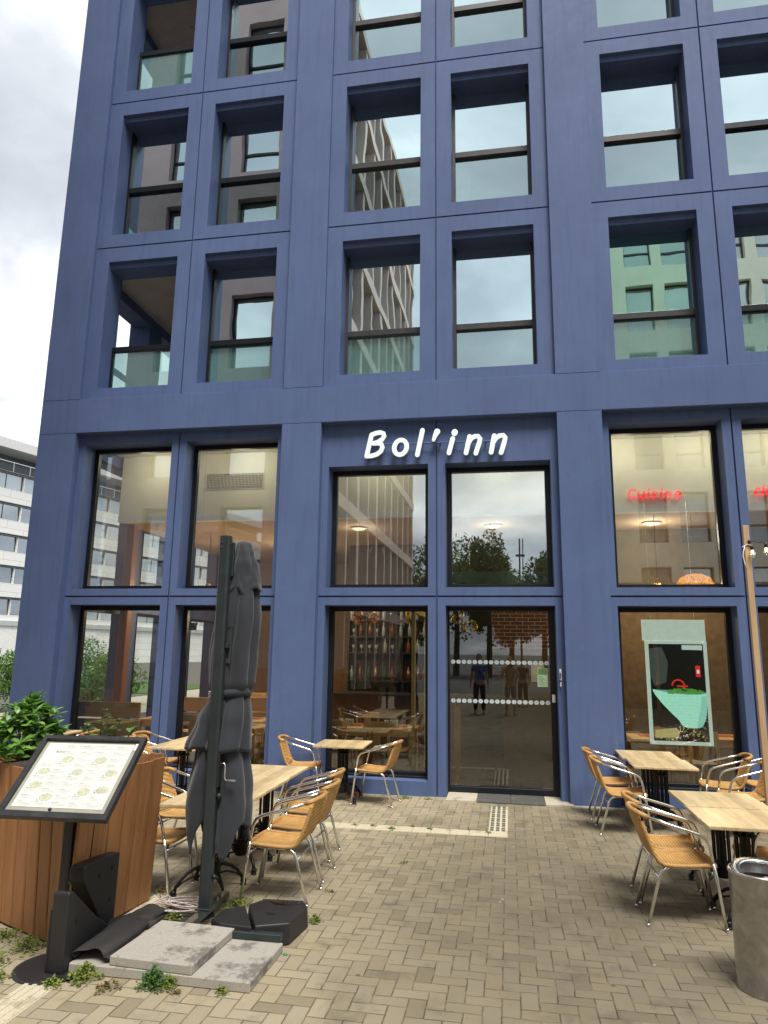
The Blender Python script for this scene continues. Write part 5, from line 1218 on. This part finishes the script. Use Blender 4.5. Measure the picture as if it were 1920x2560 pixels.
# loose litter specks
for k, (x, y) in enumerate(((.95, -3.95), (.93, -4.02), (1.05, -2.30), (1.95, -5.0), (1.25, -3.2), (1.60, -2.2))):
    mb = MB(); mb.prism([(-.009, -.005), (.008, -.006), (.010, .004), (-.006, .007)], .0, .003); tag(mb.build('litter_scrap', M['tactile'], loc=(x, y, .001)), ('tiny pale scrap in mid terrace, rear one of a close pair', 'tiny pale scrap in mid terrace, front one of a close pair', 'tiny pale scrap on the paving in front of the tactile pad', 'tiny pale scrap on the paving left of the steel bin', 'tiny pale scrap on the paving between terrace middle and near chairs', 'tiny pale scrap on the paving left of the far right chairs')[k], 'litter', 'pale scraps on the paving')
# plant in the upper loggia
t = thing('hanging_plant', 'leafy plant hanging in the topmost left loggia', 'plant', (-4.66, .62, 14.7))
lf = MB(); r_ = random.Random(77)
for k in range(170):
    z = -r_.uniform(0, 1.5); p = Vector((r_.gauss(0, .09) * (1 - z * .1), r_.gauss(0, .06), z)); leaf(lf, p, rvec(r_, -1, .6), Vector((0, 0, 1)), .10, .025, .3)
lf.build('foliage', M['leaf2'], t); mb = MB(); mb.tube([(0, 0, .05), (.02, 0, -.7), (0, 0, -1.4)], .006, 5); mb.build('stem', M['stem'], t)

# ------------------------------------------------------------------ buildings round the square
def wall_grid(mb, mbw, mbf, W, Hh, ox, nx, pitch, ww, z0, st, wh, n, rec=.28, tr=True):
    pass
def block(name, label, origin, ang, W, D, Hh, wall_m, wins, win_m, frame_m, group=None, band=None):
    """box building; its front (local y=0, facing -y) carries recessed windows given as (x0,x1,z0,z1)"""
    t = thing(name, label, 'building', (*origin, 0), ang, group)
    xs = sorted({0, W} | {a for w_ in wins for a in w_[:2]}); zs = sorted({-.1, Hh} | {a for w_ in wins for a in w_[2:]})
    idx = {}
    import bisect
    nx, nz_ = len(xs) - 1, len(zs) - 1
    op = [[False] * nz_ for _ in range(nx)]
    for x0, x1, z0, z1 in wins:
        for i in range(xs.index(x0), xs.index(x1)):
            for j in range(zs.index(z0), zs.index(z1)): op[i][j] = True
    mb = MB(); rc = .30
    # merge closed cells row by row
    for j in range(nz_):
        i = 0
        while i < nx:
            if op[i][j]: i += 1; continue
            k = i
            while k < nx and not op[k][j]: k += 1
            mb.quad((xs[i], 0, zs[j]), (xs[k], 0, zs[j]), (xs[k], 0, zs[j + 1]), (xs[i], 0, zs[j + 1])); i = k
    for x0, x1, z0, z1 in wins:
        mb.quad((x0, 0, z0), (x0, 0, z1), (x0, rc, z1), (x0, rc, z0)); mb.quad((x1, 0, z0), (x1, rc, z0), (x1, rc, z1), (x1, 0, z1))
        mb.quad((x0, 0, z1), (x1, 0, z1), (x1, rc, z1), (x0, rc, z1)); mb.quad((x0, 0, z0), (x0, rc, z0), (x1, rc, z0), (x1, 0, z0))
    mb.quad((0, D, -.1), (0, D, Hh), (W, D, Hh), (W, D, -.1)); mb.quad((0, 0, -.1), (0, 0, Hh), (0, D, Hh), (0, D, -.1)); mb.quad((W, 0, -.1), (W, D, -.1), (W, D, Hh), (W, 0, Hh)); mb.quad((0, 0, Hh), (W, 0, Hh), (W, D, Hh), (0, D, Hh))
    mb.build('wall', wall_m, t)
    return t
def win_obj(t, x0, x1, z0, z1, fm, gm, tr=None, mull=(), y=.22):
    mb = MB(); f_ = .05
    mb.box((x0, y, z0), (x0 + f_, y + .07, z1)); mb.box((x1 - f_, y, z0), (x1, y + .07, z1)); mb.box((x0 + f_, y + .001, z0), (x1 - f_, y + .069, z0 + f_)); mb.box((x0 + f_, y + .001, z1 - f_), (x1 - f_, y + .069, z1))
    if tr: mb.box((x0 + f_, y + .001, tr), (x1 - f_, y + .069, tr + .08))
    for m_x in mull: mb.box((m_x - .03, y + .002, z0 + f_), (m_x + .03, y + .068, z1 - f_))
    o = mb.build('window', fm, t)
    p = MB(); p.quad((x0 + f_, y + .04, z0 + f_), (x1 - f_, y + .04, z0 + f_), (x1 - f_, y + .04, z1 - f_), (x0 + f_, y + .04, z1 - f_)); p.build('pane', gm, o)
    return o
mir = NT('far_window_glass'); mir.pbr((.04, .05, .055), .04, 0, None, 1.0, Coat_Weight=1.0); 
def far_glass(name, base, refl):
    t = NT(name); gl_ = t.n('ShaderNodeBsdfGlossy', {'Roughness': .02, 'Color': (.85, .93, 1, 1)}); df = t.n('ShaderNodeBsdfDiffuse', {'Color': (*base, 1)}); mx = t.n('ShaderNodeMixShader', {0: refl})
    t.t.links.new(df.outputs[0], mx.inputs[1]); t.t.links.new(gl_.outputs[0], mx.inputs[2]); t.t.links.new(mx.outputs[0], t.out.inputs[0]); return t.m
FG = far_glass('far_glass', (.04, .05, .05), .55); FG2 = far_glass('far_glass_dim', (.26, .27, .21), .25); FG3 = far_glass('far_glass_brown', (.045, .032, .028), .12)
# brown block A: front faces the restaurant, long side faces +x
brown = flat('brown_mauve_render', (.44, .33, .33), .8, 0, .1, 1); brownf = M['frame']
paleb = flat('pale_window_surround', (.52, .44, .41), .8, 0, .1, 1)
AX, AY0, AY1, AH = -4.45, -6.9, -26.6, 25.9
def a_wins(W, first, pitch, wd_, k0=0, n=8):
    o = []
    for k in range(n):
        z0 = .4 + k * 3.2
        x = first
        while x + wd_ < W - .4: o.append((round(x, 3), round(x + wd_, 3), round(z0, 3), round(z0 + 2.3, 3))); x += pitch
    return o
# front wing (facing +y): local x runs towards -x
wA = a_wins(14, 1.15, 2.35, 1.25)
tA = block('apartment_building', 'tall brown apartment block with deep windows, mirrored in the left windows', (AX, AY0), pi, 14, 19.7, AH, brown, wA, None, None)
for w_ in wA: win_obj(tA, *w_, brownf, FG, w_[2] + .75)
# long side facing +x, a thin grid facade set 2 cm off the block
t = thing('grid_facade', 'long pale gridded side wall of the brown block, mirrored left of the entrance', 'building', (AX + .03, AY1, 0), pi / 2)
mb = MB(); L_ = AY0 - AY1 - .02
for k in range(9): mb.box((0, -.38, .0 + k * 3.2 - .001), (L_, -.002, .42 + k * 3.2))
mb.build('floor_bands', paleb, t)
mb = MB(); n_ = 11
for k in range(n_ + 1):
    x = k * (L_ - .3) / n_
    for j in range(8): mb.box((x, -.34, .42 + j * 3.2), (x + (.34 if k % 2 == 0 else .2), -.003, 3.2 * (j + 1) - .002))
mb.build('piers', paleb, t)
mb = MB()
for k in range(n_):
    x = k * (L_ - .3) / n_ + .36
    for j in range(8): mb.quad((x, -.03, .9 + j * 3.2), (x + .75, -.03, .9 + j * 3.2), (x + .75, -.03, 3.0 + j * 3.2), (x, -.03, 3.0 + j * 3.2))
mb.build('panes', FG3, t)
# cream block B opposite on the right (faces the restaurant)
creamw = flat('cream_render', (.85, .82, .66), .8, 0, .06, 1)
wB = []
for k in range(7):
    z0 = -.55 + k * 2.97 + .9
    for c in range(8):
        cx = 2.0 + c * 2.15 * 1.0
        for sx in (-.775, .775):
            x0 = 1.9 + c * 3.75 + (0 if sx < 0 else 1.55); wB.append((round(x0, 3), round(x0 + 1.1, 3), round(z0, 3), round(z0 + 2.0, 3)))
BX1 = 5.0 + 32
tB = block('apartment_building', 'cream apartment block with paired windows, mirrored in the windows on the right', (BX1, -17.35), pi, 32, 12, 21.3, creamw, wB, None, None)
for w_ in wB:
    if w_[0] > 14 and w_[2] > 3: win_obj(tB, *w_, M['frame2'], FG2, w_[2] + .62)
mb = MB(); mb.box((8, -.25, 0), (32, -.001, 4.7)); mb.build('reflection_dimmer', flat('dimmer_dark', (.05, .045, .04), .3), tB)  # dark box added to dim this block's ground floor in the mirrored view
# white office building in the background, left
whitew = NT('white_facade_panels'); v = whitew.coord(); b = whitew.n('ShaderNodeTexBrick', {'Color1': (.80, .80, .78, 1), 'Color2': (.74, .74, .73, 1), 'Mortar': (.42, .43, .42, 1), 'Scale': 1.0, 'Mortar Size': .02, 'Brick Width': 4.0, 'Row Height': .83}); sp = whitew.n('ShaderNodeSeparateXYZ'); whitew.set(sp.inputs[0], v); cb = whitew.n('ShaderNodeCombineXYZ'); whitew.set(cb.inputs[0], sp.outputs[0]); whitew.set(cb.inputs[1], sp.outputs[2]); whitew.set(b.inputs['Vector'], cb.outputs[0]); whitew.pbr(b.outputs['Color'], .7)
ang = math.atan2(.964, .265)
S0 = 34; wW = []
for k in range(6):
    z0 = 1.2 + 3.3 * k + .6
    if k == 0: continue
    for i in range(12): wW.append((round(1.5 + i * 6.0, 3), round(1.5 + i * 6.0 + 5.9, 3), round(z0, 3), round(z0 + 1.65, 3)))
ox, oy = -51.4 - .265 * S0, 52.3 - .964 * S0
tW = block('office_building', 'white office building with ribbon windows beyond the lawn at the left', (ox, oy), ang, 74, 14, 20.2, whitew.m, wW, None, None)
FGW = far_glass('office_glass', (.10, .11, .11), .42)
for w_ in wW: win_obj(tW, *w_, M['frame'], FGW, None, (w_[0] + 1.97, w_[0] + 3.93))
mb = MB()
for k in range(1, 6): mb.box((0, -.12, 1.2 + 3.3 * k + 2.28), (74, -.001, 1.2 + 3.3 * k + 2.44))
mb.build('ledge', M['darkgrey'], tW)
mb = MB(); mb.box((-1, -1.2, 22.3), (75, 14.5, 23.3)); mb.build('roof', flat('pale_roof_edge', (.62, .62, .62), .6), tW)
mb = MB(); mb.box((.2, 1.8, 20.2), (73.8, 13.8, 22.299)); mb.build('top_storey', flat('top_storey_glass', (.10, .13, .14), .15), tW)
mb = MB()
for i in range(38): mb.box((i * 2, .06, 20.21), (i * 2 + .05, .11, 21.2))
mb.box((0, .05, 21.2), (74, .12, 21.26)); mb.build('railing', M['alu'], tW)
mb = MB(); mb.box((0, -.2, 4.0), (74, -.001, 4.5)); mb.build('plinth_band', flat('grey_green_band', (.42, .46, .45), .6), tW)
for i, x in enumerate((31.5, 36.2, 41, 46)):
    mb = MB(); mb.box((x, -.08, .05), (x + 3.0, -.001, 3.6)); dr = mb.build('door', flat('white_door', (.72, .72, .7), .5), tW); mb = MB(); mb.box((x + 2.6, -.12, 1.5), (x + 2.75, -.081, 1.8)); mb.build('handle', M['black'], dr)
# second building that shows through the corner panes
# hedges and trees
def crown(rx, rz, n, seed, ls=.3, zc=0, flat_=1.0):
    lf = MB(); r_ = random.Random(seed)
    blobs = [(rvec(r_, -.7, 1) * r_.uniform(.35, .95), r_.uniform(.22, .42)) for _ in range(26)]
    for k in range(n):
        c, b_ = r_.choice(blobs); d = rvec(r_, -1, 1) * b_ * r_.uniform(.5, 1.08); p = Vector(((c.x + d.x) * rx, (c.y + d.y) * rx, zc + (c.z + d.z) * rz))
        q1, q2 = rvec(r_, -1, 1) * ls * r_.uniform(.5, 1), rvec(r_, -1, 1) * ls * r_.uniform(.3, .8)
        lf.add([p - q1, p + q2 * .6, p + q1, p - q2 * .6], [(0, 1, 2, 3)])
    return lf
def tree(x, y, h, rx, seed, label, group=None):
    t = thing('tree', label, 'tree', (x, y, 0), 0, group); r_ = random.Random(seed)
    mb = MB(); mb.tube([(0, 0, 0), (.1, 0, h * .3), (0, .1, h * .6), (.1, 0, h * .85)], [.28, .22, .13, .04], 9)
    for k in range(9): a = r_.uniform(0, 6.28); z = h * r_.uniform(.35, .6); mb.tube([(0, 0, z), (rx * .35 * cos(a), rx * .35 * sin(a), z + h * .12), (rx * .7 * cos(a), rx * .7 * sin(a), z + h * .22)], [.09, .05, .02], 6)
    mb.build('trunk', M['bark'], t); crown(rx, h * .44, 9000, seed, .28, h * .56).build('crown', M['tree'], t)
TG = 'trees far across the square, mirrored in the glass'
for k, (x, y, h, rx, lb) in enumerate(((-8.5, -52, 11.3, 3.6, 'tree mirrored beside the brown block in the pane left of the door axis'), (-3.4, -49, 11.6, 3.2, 'tree mirrored at the left edge of the pane above the door'), (-.6, -47, 11.2, 2.6, 'taller rounded tree mirrored in the middle of the pane above the door'), (3.9, -50, 10.8, 2.4, 'tree mirrored at the right of the pane above the door'), (1.2, -54, 9.5, 2.6, 'low tree mirrored in the gap above the door'))): tree(x, y, h, rx, 50 + k, lb, TG)
t = thing('street_lamp', 'tall grey street lamp far across the square, mirrored above the door', 'street lamp', (1.98, -45, 0)); mb = MB(); mb.tube([(0, 0, 0), (0, 0, 10.9)], [.09, .06], 8); mb.tube([(.25, 0, 7), (.25, 0, 10.9)], .04, 6); mb.build('pole', M['darkgrey'], t); mb = MB(); mb.box((-.3, -.15, 9.5), (.4, .15, 9.65)); mb.build('lamp_head', M['darkgrey'], t)
for k, (x, y, s, lb) in enumerate(((-14.2, 10.2, 1.5, 'green bush outside, seen through the leftmost lower window'), (-12.6, 12.6, 1.3, 'green bush outside, seen through the corner windows by the timber pillar'), (-15.5, 15.5, 1.6, 'green bush farther along the lawn, seen through the corner windows'), (-11.2, 9.2, .9, 'small bush outside near the grey parasol'))):
    t = thing('bush', lb, 'bush', (x, y, 0), 0, 'bushes beyond the corner windows'); crown(s * .8, s * .75, 3800, 90 + k, .09, s * .7).build('crown', m_leaf('bush_leaves', (.05, .13, .02), (.16, .32, .05)) if k == 0 else bpy.data.materials['bush_leaves'], t)
    mb = MB(); mb.tube([(0, 0, 0), (.05, 0, s * .6)], [.05, .02], 6); mb.build('stem', M['bark'], t)
# bicycle
t = thing('bicycle', 'parked dark bicycle at the left edge beside the blue building', 'bicycle', (-11.9, 6.3, 0), rad(20))
def tor(mb, c, R_, r, ax='y'):
    P = [(c[0] + R_ * cos(2 * pi * k / 28), c[1], c[2] + R_ * sin(2 * pi * k / 28)) for k in range(29)]; mb.tube(P, r, 6, False)
for x in (-.5, .52):
    mb = MB(); tor(mb, (x, 0, .34), .325, .02); wh = mb.build('wheel', M['black'], t, smooth=True); mb = MB()
    for k in range(12): mb.tube([(x, 0, .34), (x + .31 * cos(k * pi / 6), 0, .34 + .31 * sin(k * pi / 6))], .002, 3)
    mb.ball((x, 0, .34), .03, 8, 5); mb.build('spokes', M['alu'], wh)
mb = MB(); 
for a, b in (((-.5, 0, .34), (-.08, 0, .30)), ((-.5, 0, .34), (-.2, 0, .78)), ((-.2, 0, .85), (-.08, 0, .30)), ((-.08, 0, .30), (.38, 0, .72)), ((-.18, 0, .74), (.36, 0, .84)), ((.34, 0, .95), (.52, 0, .34))): mb.tube([a, b], .016, 7)
mb.build('bicycle_frame', M['darkgrey'], t); mb = MB(); mb.tube([(.33, -.26, .98), (.36, 0, 1.0), (.33, .26, .98)], .012, 6); mb.build('handlebar', M['alu'], t)
mb = MB(); mb.ball((-.22, 0, .90), .1, 10, 6, (1.2, .7, .35)); mb.build('saddle', M['black'], t, smooth=True)

# ------------------------------------------------------------------ people standing behind the camera, mirrored in the door
def limb_mesh(name, verts, edges, mats, parent, root=0, sub=2):
    me = bpy.data.meshes.new(name); me.from_pydata([v[:3] for v in verts], edges, []); o = bpy.data.objects.new(name, me); COL.objects.link(o)
    md = o.modifiers.new('skin', 'SKIN'); sk = me.skin_vertices[0].data
    for i, v in enumerate(verts): sk[i].radius = (v[3], v[4] if len(v) > 4 else v[3]); sk[i].use_root = (i == root)
    md.use_smooth_shade = True; m2 = o.modifiers.new('sub', 'SUBSURF'); m2.levels = m2.render_levels = sub
    me.materials.append(mats); o.parent = parent; return o
skin = flat('skin', (.50, .29, .21), .55)
def person(loc, rz, label, h, shirt, legs, shoe, hair, shorts=False, phone=False, bag=False):
    t = thing('person', label, 'person', loc, rz, 'people mirrored in the entrance door'); k = h / 1.78
    J = [(0, 0, .95, .135, .10), (0, .0, 1.12, .13, .095), (0, .0, 1.30, .155, .105), (0, 0, 1.43, .12, .085), (0, .005, 1.50, .055, .055), (0, .01, 1.56, .052, .055)]
    E = [(i, i + 1) for i in range(5)]
    def add(v, p): J.append(v); E.append((p, len(J) - 1)); return len(J) - 1
    wr = []
    for s in (-1, 1):
        a = add((s * .17, 0, 1.42, .062), 3)
        if phone: b = add((s * .27, .10, 1.22, .045), a); c = add((s * .10, .32, 1.44, .032), b)
        else: b = add((s * .235, -.01, 1.16, .045), a); c = add((s * .265, .05, .92, .032), b)
        palm = add((s * (.07 if phone else .27), .35 if phone else .065, 1.48 if phone else .845, .034, .018), c); wr.append(J[palm])
        for q_, L_ in enumerate((.055, .065, .06, .05)):
            o_ = (q_ - 1.5) * .02
            if phone: f1 = add((s * .07, .355 + o_ * .3, 1.50 + o_, .009), palm); add((s * .03, .385, 1.51 + o_, .008), f1)
            else: f1 = add((s * .272, .065 + o_, .845 - L_, .009), palm); add((s * .262, .075 + o_, .845 - L_ - .03, .008), f1)
        th = add((s * (.05 if phone else .255), .32 if phone else .11, 1.50 if phone else .81, .009), palm)
    for s in (-1, 1):
        a = add((s * .09, 0, .86, .095), 0); b = add((s * .11, .02, .50, .062), a); c = add((s * .125, 0, .10, .042), b); f = add((s * .13, .05, .035, .04), c); add((s * .15, .16, .025, .033), f)
    J = [tuple(x * k for x in v) for v in J]
    limb_mesh('body', J, E, skin, t)
    # head with face
    hd = MB(); hd.ball((0, .015 * k, 1.665 * k), .118 * k, 20, 14, (.70, .84, 1.0)); hd.ball((0, .115 * k, 1.655 * k), .017 * k, 8, 6, (.7, 1, 1.4))
    for s in (-1, 1): hd.ball((s * .083 * k, .01, 1.66 * k), .022 * k, 8, 6, (.4, .8, 1.3))
    head = hd.build('head', skin, t, smooth=True); ey = MB()
    for s in (-1, 1): ey.ball((s * .032 * k, .104 * k, 1.677 * k), .011 * k, 8, 6)
    ey.build('eyes', M['ink'], head); mo = MB(); mo.ball((0, .103 * k, 1.608 * k), .022 * k, 8, 6, (1.1, .4, .3)); mo.build('mouth', flat('lips', (.35, .12, .10), .5), head)
    hr = MB(); hr.ball((0, -.008 * k, 1.695 * k), .122 * k, 18, 12, (.74, .86, .88)); hr.build('hair', hair, head, smooth=True)
    # clothes
    T = [(0, 0, .93, .148, .112), (0, 0, 1.12, .148, .108), (0, 0, 1.30, .172, .12), (0, 0, 1.43, .13, .095), (0, 0, 1.47, .075, .07)]; TE = [(0, 1), (1, 2), (2, 3), (3, 4)]
    for s in (-1, 1):
        T.append((s * .175, 0, 1.415, .074)); TE.append((3, len(T) - 1)); T.append(((s * .235, .05, 1.30, .064) if phone else (s * .212, -.005, 1.25, .064))); TE.append((len(T) - 2, len(T) - 1))
    limb_mesh('shirt', [tuple(x * k for x in v) for v in T], TE, shirt, t)
    Lg = [(0, 0, .955, .150, .112)]; LE = []
    for s in (-1, 1):
        Lg.append((s * .092, 0, .85, .108)); LE.append((0, len(Lg) - 1)); Lg.append((s * .112, .02, .50, .082)); LE.append((len(Lg) - 2, len(Lg) - 1))
        if not shorts: Lg.append((s * .125, 0, .11, .068)); LE.append((len(Lg) - 2, len(Lg) - 1))
    limb_mesh('shorts' if shorts else 'trousers', [tuple(x * k for x in v) for v in Lg], LE, legs, t)
    for s in (-1, 1):
        mb = MB(); mb.ball((s * .135 * k, .075 * k, .045 * k), .06, 12, 8, (.85, 2.2, .8)); mb.build('shoe', shoe, t, smooth=True)
    if phone: mb = MB(); mb.cbox((0, .385 * k, 1.52 * k), (.15, .012, .075)); tag(mb.build('phone', M['black'], None, bevel=.004, loc=(loc[0], loc[1], loc[2])), 'dark phone held up by the person in grey shorts, mirrored in the door', 'phone').rotation_euler = (0, 0, rz)
    if bag: mb = MB(); mb.tube([(-.13 * k, .02, 1.45 * k), (.02, .13 * k, 1.25 * k), (.17 * k, .05, 1.0 * k)], .012, 6); mb.build('shoulder_strap', M['black'], t)
    return t
PY = -12.9
person((.04, PY, 0), 0, 'person in a blue T-shirt and dark trousers, arms hanging, mirrored in the door', 1.92, flat('blue_tshirt', (.09, .15, .42), .8), flat('dark_trousers', (.015, .015, .022), .8), flat('pale_shoe', (.5, .5, .48), .6), flat('brown_hair', (.08, .045, .03), .7), bag=True)
person((1.05, PY, 0), 0, 'person in grey shorts holding up a phone with both hands, mirrored in the door', 1.84, flat('mauve_top', (.30, .20, .17), .8), flat('grey_shorts', (.16, .19, .23), .8), flat('grey_shoe', (.35, .36, .38), .6), flat('fair_hair', (.35, .22, .10), .7), shorts=True, phone=True)
person((1.52, -16.6, 0), .3, 'person in dark clothes standing farther back, mirrored at the right of the door', 1.75, flat('dark_top', (.03, .03, .035), .8), bpy.data.materials['dark_trousers'], bpy.data.materials['pale_shoe'], bpy.data.materials['brown_hair'])
